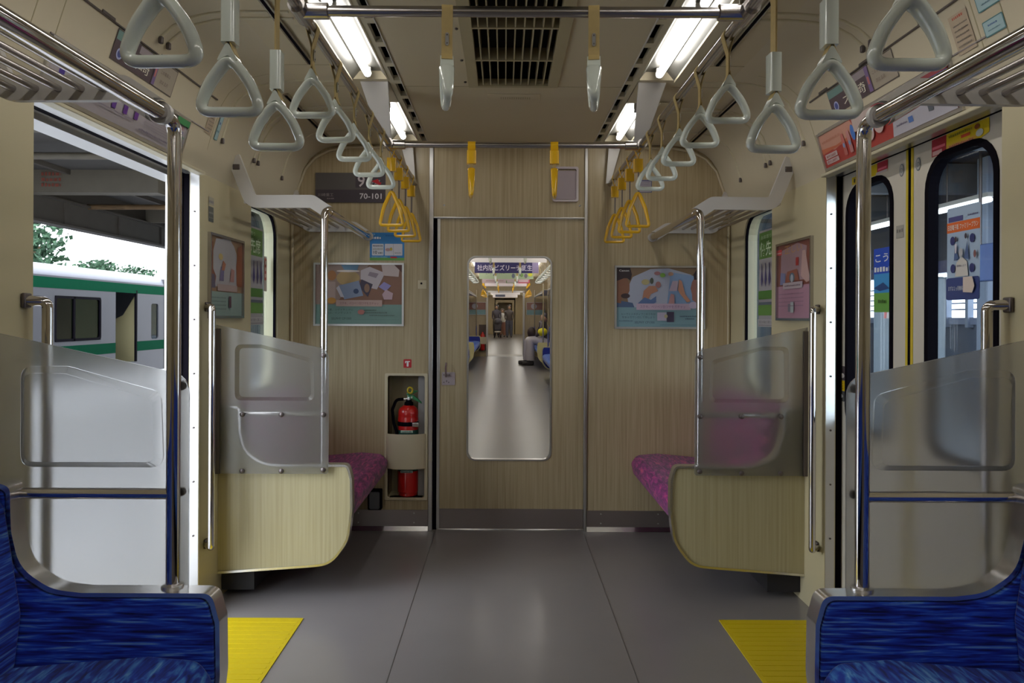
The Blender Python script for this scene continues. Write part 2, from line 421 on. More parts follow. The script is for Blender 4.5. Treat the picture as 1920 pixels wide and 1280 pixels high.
# curved joint strips on the coving with black end clips
tn = 12
for s in (-1, 1):
    for y, z0 in ((2.46, 2.163), (2.515, 2.163), (3.18, 2.0), (3.58, 2.0), (3.64, 2.0), (4.03, 2.0)):
        pts = [(1.2475, 1.98), (1.240, 2.0), (1.205, 2.11), (1.172, 2.163), (1.13, 2.20), (1.08, 2.227), (1.01, 2.243), (.92, CE), (.75, CE)]
        pts = [p for p in pts if p[1] >= z0 - .001]
        mb = MB().tube([(s * x, y, z) for x, z in pts], .007, 8)
        t = struct('trim_%d' % tn, mb, M['strip'], 'curved tan joint strip running up the %s coving' % ('left' if s < 0 else 'right'), 'ceiling trim', smooth=60); tn += 1
        x, z = pts[0]; t['group'] = 'curved joint strips on the coving'
        obj('end_clip', MB().box(s * (x - .010), s * (x + .004), y - .007, y + .007, z - .022, z + .002), M['bolt'], t, bevel=.003)

mb = MB()
for s in (-1, 1):
    for y in (1.90, 2.0, 3.075):
        pts = [(1.289, HZ + .002), (1.250, 1.97), (1.205, 2.11), (1.172, 2.163), (1.13, 2.20), (1.08, 2.227), (1.01, 2.243)]
        band(mb, [(s * (x - .0008), z) for x, z in pts], y, y + .0035, .0015, side=-s)
struct('trim_%d' % tn, mb, M['grille'], 'thin cross seams of the hatches on both covings', 'hatch seam'); tn += 1

# ceiling: centre slab with a hole for the grille, side slabs, light troughs
GY0, GY1, GX = .9, 3.235, .165
TR0, TR1 = .53, .68
mb = MB()
for x0, x1 in ((-.475, -GX), (GX, .475)): mb.box(x0, x1, YB, YE, CE, CE + .05)
mb.box(-GX, GX, YB, GY0, CE, CE + .05); mb.box(-GX, GX, GY1, YE, CE, CE + .05)
for s in (-1, 1):
    mb.box(s * TR1, s * .93, YB, YE, CE, CE + .05)
    mb.box(s * TR0, s * TR1, 3.16, 3.50, CE, CE + .05); mb.box(s * TR0, s * TR1, 4.26, YE, CE, CE + .05)
mb.box(-1.46, 1.46, YB, YE, CE + .16, CE + .2)
struct('ceiling', mb, M['ceil'], 'beige flat ceiling panels of the carriage', 'ceiling')
mb = MB()
for y in (1.6, 3.255): mb.box(-.474, .474, y, y + .003, CE - .0012, CE)
for s in (-1, 1):
    for y in (2.98, 3.255): mb.box(s * .69, s * .92, y, y + .003, CE - .0012, CE)
struct('trim_%d' % tn, mb, M['grille'], 'fine joint lines across the ceiling panels', 'ceiling trim'); tn += 1
mb = MB()
for s in (-1, 1):
    mb.box(s * .475, s * .4785, YB, YE, CE - .006, CE + .02, M['white'])
    mb.box(s * .508, s * .530, YB, YE, CE - .002, CE + .02, M['strip'])
    for k in range(32):
        y = 4.26 - k * .22; mb.box(s * .4785, s * .508, y - .21 + .165 - .165, y - .165, CE - .002, CE + .02, M['strip'])
    mb.box(s * .4785, s * .508, 4.26, YE, CE - .002, CE + .02, M['strip'])
    mb.box(s * .474, s * .535, YB, YE, CE + .05, CE + .055, M['black'])  # black backing stands for the shade inside the slots
    mb.box(s * .530, s * .534, YB, YE, CE + .0, CE + .055, M['black'])
struct('trim_%d' % tn, mb, None, 'long slotted air outlets beside the ceiling centre', 'air outlet'); tn += 1
# ceiling curtain channels
mb = MB()
for s in (-1, 1):
    mb.box(s * .79, s * .815, .2, 2.95, CE - .010, CE, M['satin']); mb.box(s * .797, s * .808, .2, 2.95, CE - .0115, CE - .010, M['black'])
    mb.box(s * 1.005, s * 1.03, 3.34, 4.2, CE - .018, CE - .004, M['satin']); mb.box(s * 1.012, s * 1.023, 3.34, 4.2, CE - .0195, CE - .018, M['black'])
struct('trim_%d' % tn, mb, None, 'dark metal channels screwed along the ceiling edge', 'ceiling trim'); tn += 1

# air conditioning grille
g = thing('air_grille', 'cream slatted air conditioning grille in the middle of the ceiling', 'air grille', (0, 2.07, CE))
mb = MB().ringprism(rrect(-.192, GY0 - .03, .192, GY1, .001, 1), rrect(-.150, GY0, .150, GY1 - .025, .001, 1), CE - .012, CE + .02, 'z'); obj('grille_frame', mb, M['grille'], g, bevel=.003)
mb = MB()
for i in range(9):
    x = -.128 + i * .032; mb.box(x - .0022, x + .0022, GY0, GY1 - .025, CE - .008, CE + .045)
obj('vane', mb, M['grille'], g, label='row of thin cream lengthwise vanes')
mb = MB()
for k in range(7):
    y = GY1 - .335 - k * .325; mb.box(-.15, .15, y - .006, y + .006, CE - .01, CE + .04)
obj('cross_bar', mb, M['grille'], g)
mb = MB().box(-.165, .165, GY0, GY1, CE + .13, CE + .135); mb.box(-.165, -.16, GY0, GY1, CE, CE + .13); mb.box(.16, .165, GY0, GY1, CE, CE + .13); mb.box(-.165, .165, GY1 - .005, GY1, CE, CE + .13)
obj('duct', mb, M['dark'], g)
mb = MB()
for y in (2.6, 2.92, 3.19): mb.lathe([(.006, 0), (.006, -.004), (.003, -.006)], (-.205, y, CE), 8, m=M['bolt'])
obj('screw', mb, M['bolt'], g)
pl = thing('ceiling_plate', 'blank rectangular cover plate on the ceiling beyond the grille', 'cover plate', (.0, 3.42, CE))
mb = MB().box(-.115, .125, 3.36, 3.47, CE - .004, CE); obj('plate', mb, M['ceil'], pl, bevel=.002)
mb = MB()
for i in range(14): mb.box(-.055 + i * .010, -.050 + i * .010, 3.40, 3.43, CE - .0048, CE - .0038)
obj('punched_slots', mb, M['grille'], pl)

# lamps in the troughs
li = 0
for s, sn in ((-1, 'left'), (1, 'right')):
    for y0, y1, lab in ((YB + .2, 3.16, 'long'), (3.50, 4.26, 'short')):
        t = thing('ceiling_light', '%s fluorescent light with bare tubes in the %s side of the ceiling' % ('long' if lab == 'long' else 'short far', sn), 'ceiling light', (s * .605, (y0 + y1) / 2, CE), 'fluorescent ceiling lights')
        mb = MB()
        for a, b in (((TR0, CE - .002), (.560, CE + .035)), ((.560, CE + .035), (.65, CE + .035)), ((.65, CE + .035), (TR1, CE - .002))):
            q = [(s * a[0], a[1]), (s * b[0], b[1]), (s * b[0], b[1] + .004), (s * a[0], a[1] + .004)]; mb.prism(q, y0, y1, 'y')
        obj('reflector', mb, M['refl'], t)
        mb = MB().box(s * TR1, s * (TR1 + .006), y0, y1, CE - .012, CE); mb.box(s * (TR1 + .006), s * (TR1 + .04), y0, min(y1, 3.46), CE - .012, CE - .009)
        mb.box(s * (TR0 - .004), s * TR0, y0, y1, CE - .006, CE)
        obj('housing_edge', mb, M['strip'], t)
        spans = [(2.47, 3.10), (1.77, 2.40), (1.07, 1.70), (.37, 1.0), (-.33, .30), (-1.03, -.40), (-1.73, -1.1), (-2.43, -1.8)] if lab == 'long' else [(3.64, 4.19)]
        for a, b in spans:
            zc = CE + .004; r = .0155
            mb = MB().tube([(s * .605, a, zc), (s * .605, a + .005, zc), (s * .605, b - .005, zc), (s * .605, b, zc)], [r * .7, r, r, r * .7], 12)
            tb = obj('tube', mb, M['tube'], t, smooth=60)
            mb = MB()
            for y in (a, b): mb.box(s * .593, s * .617, y - .012 if y == a else y, y if y == a else y + .012, CE - .008, CE + .034)
            obj('lamp_holder', mb, M['white'], tb, bevel=.002)

# ================================================================== END WALL
K = YE / F
def ex(px): return CX + (px - 945.5) * K
def ez(py): return CZ - (py - 594) * K
Y = YE
n = 6
NX0, NX1, NZ0, NZ1 = ex(728), ex(797), ez(933), ez(705)
mb = MB().ringprism(rrect(-1.33, 0, -.4735, CE + .04, 1e-4, n), rrect(NX0, NZ0, NX1, NZ1, .012, n), Y, Y + .05, 'y')
mb.box(.4495, 1.33, Y, Y + .05, 0, CE + .04)
mb.box(-.4735, .4495, Y - .002, Y + .05, 1.828, CE + .04)
mb.box(-1.46, 1.46, Y, Y + .05, CE + .04, CE + .21)
ew = struct('wall_end', mb, M['wood'], 'wood grain laminate end wall with the gangway door', 'wall')
# arch moulding where the coving meets the end wall
arch = [(1.275, .04), (1.272, 1.88), (1.24, 1.99), (1.20, 2.10), (1.14, 2.17), (1.06, 2.212), (.95, 2.232), (.56, 2.236)]
mb = MB()
for s in (-1, 1): mb.tube([(s * x, Y - .006, z) for x, z in fillet(arch, .06)], .008, 6)
struct('trim_%d' % tn, mb, M['ceil'], 'thin moulding round the edge of the end wall', 'wall trim', smooth=60); tn += 1
for s, (x0, x1) in ((-1, (-1.285, -.4745)), (1, (.4505, 1.285))):
    mb = MB().box(x0, x1, Y - .006, Y, .022, ez(956)); o = struct('baseboard_%s' % ('left' if s < 0 else 'right'), mb, M['kick'], 'dull steel kick plate on the end wall, %s of the door' % ('left' if s < 0 else 'right'), 'kick plate')
    mb = MB().prism([(Y - .006, .024), (Y, .024), (Y, 0), (Y - .022, 0)], x0, x1, 'x'); obj('base_strip', mb, M['steel'], o)
    mb = MB()
    for fx in (.1, .5, .9):
        for z in (.045, .10): mb.lathe([(.004, 0), (.004, -.003), (.001, -.004)], (x0 + (x1 - x0) * fx, Y - .006, z), 8, axis='y')
    obj('screw', mb, M['alu'], o)
mb = MB().box(-.4735, -.450, Y - .012, Y + .05, 0, CE); mb.box(.4325, .4495, Y - .012, Y + .05, 0, CE); mb.box(-.450, .4325, Y - .010, Y + .02, 1.820, 1.828)
struct('trim_%d' % tn, mb, M['alu'], 'slim metal posts and lintel framing the gangway door', 'door trim', bevel=.002); tn += 1
mb = MB().box(-.450, -.4265, Y + .012, Y + .05, 0, 1.82); struct('trim_%d' % tn, mb, M['black'], 'black gap left of the gangway door', 'door trim'); tn += 1
mb = MB()
for x in (ex(832), ex(1086)): mb.lathe([(.006, 0), (.006, -.003), (.002, -.006)], (x, Y - .002, ez(385)), 10, axis='y')
struct('trim_%d' % tn, mb, M['alu'], 'two screws in the panel above the gangway door', 'screws'); tn += 1
# gangway door
DX0, DX1, DT = -.4255, .4315, 1.819
VX0, VX1, VZ0, VZ1 = ex(877.5), ex(1033), ez(862), ez(481.5)
mb = MB().ringprism(rrect(DX0, .008, DX1, DT, 1e-4, n), rrect(VX0, VZ0, VX1, VZ1, .045, n), Y + .006, Y + .036, 'y')
gd = struct('door_1', mb, M['wood'], 'wood grain sliding gangway door with a tall rounded window', 'door')
mb = MB().ringprism(rrect(VX0 - .006, VZ0 - .006, VX1 + .006, VZ1 + .006, .050, n), rrect(VX0 + .003, VZ0 + .003, VX1 - .003, VZ1 - .003, .043, n), Y + .001, Y + .04, 'y')
obj('window_frame', mb, M['alu'], gd)
mb = MB().prism(rrect(VX0, VZ0, VX1, VZ1, .045, n), Y + .018, Y + .023, 'y'); obj('pane', mb, glass('door_pane', (.93, .93, .93), 1.2), gd)
mb = MB().box(DX0 + .004, DX1 - .002, Y + .002, Y + .008, .010, ez(954)); obj('kick_plate', mb, M['kick'], gd)
mb = MB().box(DX0 - .001, DX0 + .016, Y + .001, Y + .036, .008, DT); obj('edge_strip', mb, M['alu'], gd, bevel=.001)
hp = obj('handle_plate', MB().prism(rrect(ex(829), ez(722), ex(853.5), ez(698), .006, 4), Y - .001, Y + .008, 'y'), pm(srgb(150, 138, 140), .35), gd)
hx = ex(837.5)
mb = MB().tube(fillet([(hx, Y + .002, ez(703)), (hx, Y - .035, ez(706)), (hx, Y - .05, ez(690)), (hx + .003, Y - .055, ez(679))], .01), [.006] * 16, 8)
obj('handle', mb, M['chrome'], hp, smooth=60)
mb = MB()
for px, py in ((833, 717), (842, 717), (833, 703), (843, 703)): mb.lathe([(.0035, 0), (.0035, -.002)], (ex(px), Y - .001, ez(py)), 8, axis='y')
mb.box(ex(837.3), ex(838.8), Y - .002, Y, ez(716.5), ez(713)); obj('lock_screw', mb, M['bolt'], hp)

# extinguisher niche and extinguisher
nc = thing('extinguisher_niche', 'recessed beige niche in the end wall holding the extinguisher', 'niche', ((NX0 + NX1) / 2, Y, NZ0))
mb = MB().ringprism(rrect(ex(722), ez(938), ex(803), ez(700.5), .008, n), rrect(NX0, NZ0, NX1, NZ1, .012, n), Y - .006, Y + .002, 'y'); obj('niche_frame', mb, M['ceil'], nc, bevel=.002)
mb = MB().box(NX0, NX1, Y + .17, Y + .175, NZ0, NZ1); mb.box(NX0 - .004, NX0, Y, Y + .175, NZ0, NZ1); mb.box(NX1, NX1 + .004, Y, Y + .175, NZ0, NZ1)
mb.box(NX0, NX1, Y, Y + .175, NZ1, NZ1 + .004); mb.box(NX0, NX1, Y, Y + .175, NZ0 - .004, NZ0); obj('niche_lining', mb, M['grille'], nc)
pts = [(NX0 - .008, Y - .006)] + [(NX0 - .008 + (NX1 - NX0 + .016) * t, Y - .006 - .042 * math.sin(PI * t) ** .7) for t in [i / 12 for i in range(1, 12)]] + [(NX1 + .008, Y - .006)]
q = pts + [(x, y + .004) for x, y in reversed(pts)]
mb = MB().prism(q, ez(878), ez(813), 'z'); obj('retaining_band', mb, M['ceil'], nc, smooth=50)
cxe, cye = ex(764), Y + .055
e = thing('fire_extinguisher', 'red fire extinguisher standing in the niche left of the gangway door', 'fire extinguisher', (cxe, cye, NZ0))
zb = NZ0 + .001
mb = MB().lathe([(.050, zb), (.056, zb + .006), (.056, zb + .02), (.060, zb + .024), (.061, zb + .03), (.061, ez(786)), (.0585, ez(783)), (.060, ez(779)), (.058, ez(772)), (.050, ez(767)), (.036, ez(764)), (.028, ez(762))], (cxe, cye, 0), 28)
obj('cylinder', mb, M['red'], e, smooth=40)
mb = MB().lathe([(.028, ez(765)), (.026, ez(757)), (.018, ez(755)), (.016, ez(752))], (cxe + .003, cye, 0), 16); obj('collar', mb, M['black'], e, smooth=40)
mb = MB().lathe([(.013, ez(754)), (.014, ez(748)), (.010, ez(744))], (cxe + .004, cye, 0), 14); mb.tube([(cxe, cye - .004, ez(750)), (cxe - .03, cye - .006, ez(750.5))], .007, 8); obj('valve', mb, M['steel'], e, smooth=40)
mb = MB().prism([(ex(760), ez(742)), (ex(766), ez(744)), (ex(784), ez(735)), (ex(772), ez(734)), (ex(764), ez(737))], cye - .012, cye + .012, 'y')
mb.prism([(ex(762), ez(749)), (ex(772), ez(750)), (ex(790), ez(759)), (ex(789), ez(755)), (ex(774), ez(743)), (ex(764), ez(744))], cye - .012, cye + .012, 'y'); obj('lever', mb, M['green'], e, bevel=.002)
mb = MB().tube([(ex(768) + .014 * math.cos(a), cye - .016, ez(733.5) + .017 * math.sin(a)) for a in [2 * PI * i / 16 for i in range(16)]], .006, 8, closed=True); obj('safety_pin', mb, M['tape'], e, smooth=60)
mb = MB().lathe([(.006, 0), (.006, -.004)], (ex(771), cye - .012, ez(747)), 10, axis='y'); obj('pivot', mb, M['alu'], e)
hose = fillet([(cxe - .028, cye - .006, ez(750.5)), (ex(742), cye - .02, ez(751)), (ex(735), cye - .025, ez(770)), (ex(738), cye - .03, ez(795)), (ex(744), cye - .035, ez(812)), (ex(744), cye - .035, ez(830))], .03)
mb = MB().tube(hose, .009, 10); obj('hose', mb, M['black'], e, smooth=60)
mb = MB().lathe([(.0620, ez(800)), (.0625, ez(799)), (.0625, ez(793)), (.0620, ez(792))], (cxe, cye, 0), 28); o = obj('strap_band', mb, M['black'], e, smooth=40)
obj('buckle', MB().box(ex(774), ex(786), cye - .068, cye - .055, ez(800.5), ez(792.5)), M['steel'], o, bevel=.003)
mb = MB().lathe([(.0613, ez(885)), (.0616, ez(884.5)), (.0616, ez(808)), (.0613, ez(807.5))], (cxe, cye, 0), 28); lb = obj('paper_label', mb, pm(srgb(30, 70, 62)), e, smooth=40)
a = Art((cxe - .035, cye - .0625, ez(811)), (1, 0, 0), (0, 0, 1), (0, -1, 0)); a.rect(0, -.002, .07, .012, srgb(170, 190, 175)); a.scribble(.004, 0, .066, .008, srgb(30, 60, 60))
a.rect(0, -.235, .07, -.222, srgb(150, 175, 165)); a.scribble(.004, -.233, .066, .008, srgb(30, 60, 60)); a.build('label_print', lb)
# small sign above
sg = thing('extinguisher_sign', 'small red square pictogram sign above the extinguisher niche', 'sign', (ex(764), Y, ez(682)))
a = Art((ex(757), Y - .001, ez(690)), (1, 0, 0), (0, 0, 1), (0, -1, 0)); k = K
a.rr(0, 0, 15 * k, 16 * k, .005, srgb(165, 30, 40)); a.rr(6 * k, 2.2 * k, 9.6 * k, 12 * k, .003, srgb(220, 210, 205)); a.rect(4.5 * k, 11 * k, 12 * k, 12.6 * k, srgb(220, 210, 205)); a.rect(3.2 * k, 8.5 * k, 4.6 * k, 12.6 * k, srgb(220, 210, 205))
a.build('sign_face', sg)
# key switch plate, foot cover box
ks = thing('key_switch', 'tiny key switch plate beside the left door post', 'switch', (ex(791), Y, ez(534)))
obj('plate', MB().box(ex(783.5), ex(799.5), Y - .003, Y, ez(542), ez(526)), M['ceil'], ks, bevel=.001)
obj('keyhole', MB().lathe([(.006, 0), (.006, -.004)], (ex(790), Y - .003, ez(532)), 12, axis='y'), M['black'], ks)
fb = thing('floor_box', 'small dark metal box on the end wall under the left magenta seat', 'metal box', (ex(706), Y, ez(953)))
obj('case', MB().box(ex(694), ex(719), Y - .05, Y, ez(953), ez(916)), M['black'], fb, bevel=.004)
obj('lid', MB().prism(rrect(ex(697), ez(951), ex(716), ez(919), .01, 5), Y - .056, Y - .048, 'y'), mat('box_lid', (.10, .105, .13), .3), fb, bevel=.002)

# number plate
npl = thing('car_number_plate', 'dark grey plate with the carriage number on the end wall', 'sign', (ex(655), Y, ez(353)))
obj('plate', MB().prism(rrect(ex(591), ez(381), ex(722), ez(325.5), .005, 3), Y - .008, Y, 'y'), pm(srgb(82, 78, 77)), npl)
a = Art((ex(591), Y - .0082, ez(381)), (1, 0, 0), (0, 0, 1), (0, -1, 0)); WP, HP = 131 * k, 55.5 * k
a.rect(0, 0, WP, HP * .43, srgb(62, 55, 62)); a.rect(75 * k, HP * .5, WP, HP, srgb(62, 55, 62)); a.text('9', 79 * k, 29 * k, 22 * k, srgb(185, 175, 180), bold=True)
a.text('号車', 97 * k, 31 * k, 12 * k, srgb(175, 168, 170)); a.text('70-101', 83 * k, 6.5 * k, 10.5 * k, srgb(200, 195, 200), bold=True, w=41 * k)
a.text('川崎重工', 5 * k, 11 * k, 6 * k, srgb(140, 132, 135), w=29 * k); a.scribble(22 * k, 6 * k, 35 * k, 2.6 * k, srgb(130, 122, 125))
a.poly([(105 * k, 40 * k), (117 * k, 44 * k), (120 * k, 38 * k), (124 * k, 37 * k), (121 * k, 32 * k), (113 * k, 36 * k)], srgb(165, 30, 40)); a.build('lettering', npl)
# blue notice
bn = thing('blue_notice', 'blue and green notice sticker on the end wall under the yellow straps', 'notice', (ex(725), Y, ez(463)))
a = Art((ex(693), Y - .001, ez(489)), (1, 0, 0), (0, 0, 1), (0, -1, 0)); wN, hN = 64.5 * k, 52 * k
a.rr(0, 0, wN, hN, .006, srgb(38, 105, 160)); a.rect(0, 0, wN, 5 * k, srgb(85, 135, 60)); a.rr(4 * k, 9 * k, 26 * k, 31 * k, .004, srgb(175, 175, 180)); a.rr(28 * k, 9 * k, 61 * k, 31 * k, .004, srgb(175, 172, 178))
a.rect(44 * k, 9 * k, 44.5 * k, 31 * k, srgb(120, 120, 125)); a.text('10', 7 * k, 12 * k, 6 * k, srgb(50, 50, 55), bold=True); a.scribble(16 * k, 12.5 * k, 24 * k, 3 * k, srgb(90, 90, 95)); a.scribble(6 * k, 26 * k, 24 * k, 2.4 * k, srgb(80, 80, 85)); a.scribble(6 * k, 20 * k, 24 * k, 2.4 * k, srgb(130, 130, 120))
a.ell(34 * k, 20 * k, 5 * k, 3 * k, srgb(150, 120, 120)); a.ell(40 * k, 21 * k, 2.5 * k, 3 * k, srgb(160, 140, 60)); a.scribble(47 * k, 13 * k, 59 * k, 2 * k, srgb(110, 110, 115)); a.scribble(5 * k, 40 * k, 22 * k, 4 * k, srgb(200, 215, 225)); a.text('ICE', 4 * k, 47 * k, 3 * k, srgb(150, 190, 230))
a.scribble(30 * k, 45 * k, 50 * k, 3 * k, srgb(25, 85, 140)); a.poly([(38 * k, 7 * k), (50 * k, 7 * k), (52 * k, 4 * k), (40 * k, 4 * k)], srgb(150, 30, 45)); a.scribble(4 * k, 5.6 * k, 33 * k, 1.4 * k, srgb(140, 180, 170)); a.build('print', bn)
# clear leaflet holder on the right
lh = thing('leaflet_holder', 'clear rounded leaflet holder above the gangway door, right side', 'leaflet holder', (ex(1060), Y, ez(345)))
obj('sheet', MB().box(ex(1038), ex(1079), Y - .012, Y - .006, ez(374), ez(320)), pm(srgb(140, 128, 132)), lh)
obj('holder', MB().ringprism(rrect(ex(1035), ez(378), ex(1083), ez(313), .012, n), rrect(ex(1038), ez(375), ex(1079), ez(317), .01, n), Y - .02, Y - .002, 'y'), pm(srgb(165, 155, 158), .2), lh)
sn2 = thing('small_notice', 'small white notice with blue edge on the end wall, right side', 'notice', (ex(1217), Y, ez(347)))
a = Art((ex(1197), Y - .001, ez(360)), (1, 0, 0), (0, 0, 1), (0, -1, 0)); a.rr(0, 0, 24 * k, 24 * k, .003, srgb(85, 85, 115)); a.rect(1.2 * k, 1.2 * k, 22.5 * k, 21 * k, srgb(150, 145, 155))
for i in range(5): a.scribble(3 * k, (3 + i * 3.6) * k, 20 * k, 1.6 * k, srgb(105, 100, 115))
a.build('print', sn2)

# ---- framed adverts
def frame(name, label, o, u, v, nn, w_, h_, art_fn, fw=.011, fm='alu', depth=.014, group=None):
    o, u, v, nn = Vector(o), Vector(u).normalized(), Vector(v).normalized(), Vector(nn).normalized()
    t = thing(name, label, 'poster', tuple(o + u * w_ / 2), group)
    mb = MB(); out = rrect(0, 0, w_, h_, 1e-4, 2); inn = rrect(fw, fw, w_ - fw, h_ - fw, 1e-4, 2)
    mb.ringprism(out, inn, 0, depth, 'y'); mb.v = [tuple(o + u * x + nn * d + v * z) for x, d, z in mb.v]
    obj('frame', mb, M[fm], t)
    a = Art(o + nn * (depth * .25), u, v, nn); art_fn(a, w_, h_); a.build('poster_sheet', t)
    return t
WH, TL = srgb(160, 165, 180), srgb(112, 142, 150)
def poster_right(a, w_, h_):
    X = lambda f: f * w_; Z = lambda f: f * h_
    a.rect(0, 0, w_, h_, srgb(112, 142, 150)); a.rect(0, Z(.34), w_, h_, srgb(118, 98, 78))
    a.poly([(X(.16), Z(.34)), (X(.13), Z(.6)), (X(.2), Z(.82)), (X(.4), Z(.95)), (X(.6), Z(.96)), (X(.85), Z(.86)), (X(.95), Z(.34))], srgb(150, 155, 172))
    a.poly([(X(.58), Z(.38)), (X(.62), Z(.9)), (X(.88), Z(.84)), (X(.9), Z(.38))], srgb(120, 145, 180))
    a.poly([(0, Z(.34)), (0, Z(.40)), (X(.08), Z(.44)), (X(.2), Z(.41)), (X(.22), Z(.34))], srgb(70, 88, 118))
    a.poly([(X(.01), Z(.42)), (X(.02), Z(.80)), (X(.13), Z(.82)), (X(.165), Z(.70)), (X(.165), Z(.60)), (X(.14), Z(.53)), (X(.08), Z(.50)), (X(.07), Z(.40))], srgb(125, 88, 70))
    a.poly([(X(.012), Z(.97)), (X(.17), Z(.97)), (X(.19), Z(.86)), (X(.175), Z(.76)), (X(.14), Z(.80)), (X(.1), Z(.80)), (X(.012), Z(.75))], srgb(50, 40, 44))
    a.ell(X(.12), Z(.52), X(.05), Z(.04), srgb(58, 45, 48))
    a.poly([(X(.96), Z(.42)), (X(.98), Z(.93)), (X(.90), Z(.86)), (X(.855), Z(.74)), (X(.84), Z(.64)), (X(.855), Z(.56)), (X(.86), Z(.46)), (X(.9), Z(.42))], srgb(140, 98, 88))
    a.poly([(X(.985), Z(.97)), (X(.985), Z(.6)), (X(.95), Z(.66)), (X(.93), Z(.78)), (X(.88), Z(.78)), (X(.87), Z(.86)), (X(.91), Z(.95))], srgb(42, 32, 38))
    a.poly([(X(.30), Z(.42)), (X(.32), Z(.6)), (X(.38), Z(.68)), (X(.45), Z(.68)), (X(.48), Z(.6)), (X(.40), Z(.55)), (X(.36), Z(.42))], srgb(155, 110, 90)); a.poly([(X(.24), Z(.38)), (X(.33), Z(.50)), (X(.40), Z(.46)), (X(.46), Z(.52)), (X(.46), Z(.42)), (X(.4), Z(.38))], srgb(80, 100, 140))
    a.ell(X(.34), Z(.74), X(.045), Z(.045), srgb(160, 150, 110)); a.ell(X(.41), Z(.76), X(.02), Z(.05), srgb(70, 78, 70)); a.ell(X(.47), Z(.88), X(.035), Z(.03), srgb(140, 100, 105)); a.ell(X(.53), Z(.85), X(.03), Z(.035), srgb(110, 150, 70)); a.ell(X(.62), Z(.87), X(.03), Z(.03), srgb(165, 130, 110)); a.ell(X(.48), Z(.70), X(.03), Z(.05), srgb(140, 100, 100))
    a.poly([(X(.70), Z(.62)), (X(.71), Z(.78)), (X(.74), Z(.76)), (X(.78), Z(.55)), (X(.84), Z(.44)), (X(.80), Z(.42)), (X(.72), Z(.56))], srgb(165, 120, 100)); a.poly([(X(.60), Z(.6)), (X(.64), Z(.76)), (X(.70), Z(.76)), (X(.69), Z(.6))], srgb(165, 150, 168)); a.poly([(X(.59), Z(.38)), (X(.62), Z(.56)), (X(.66), Z(.54)), (X(.66), Z(.38))], srgb(165, 125, 125))
    a.rect(X(.24), Z(.30), X(.84), Z(.40), srgb(170, 150, 168)); a.text('ステキ、ベツベツ別ワザをガチャッ', X(.28), Z(.325), Z(.05), srgb(120, 90, 125), w=X(.5)); a.ell(X(.87), Z(.375), X(.05), Z(.055), srgb(170, 160, 180))
    a.text('ルーヴとスタディブこのうちか', X(.07), Z(.215), Z(.035), srgb(55, 70, 85), w=X(.38)); a.text('写ま☆ガウンロして作しよう', X(.08), Z(.165), Z(.035), srgb(55, 70, 85), w=X(.36)); a.scribble(X(.05), Z(.115), X(.2), Z(.02), srgb(80, 100, 112)); a.text('SELPHY CP1300', X(.22), Z(.085), Z(.035), srgb(60, 70, 85), w=X(.22))
    a.rect(X(.47), Z(.13), X(.57), Z(.26), srgb(155, 150, 168)); a.rect(X(.575), Z(.11), X(.655), Z(.27), srgb(58, 52, 72)); a.ell(X(.565), Z(.2), X(.02), Z(.03), srgb(155, 150, 120)); a.scribble(X(.72), Z(.19), X(.95), Z(.022), srgb(70, 85, 100)); a.scribble(X(.78), Z(.15), X(.88), Z(.022), srgb(70, 85, 100)); a.scribble(X(.5), Z(.06), X(.96), Z(.008), srgb(80, 105, 120))
    a.text('Canon', X(.045), Z(.905), Z(.03), srgb(215, 210, 215), w=X(.11), bold=True)
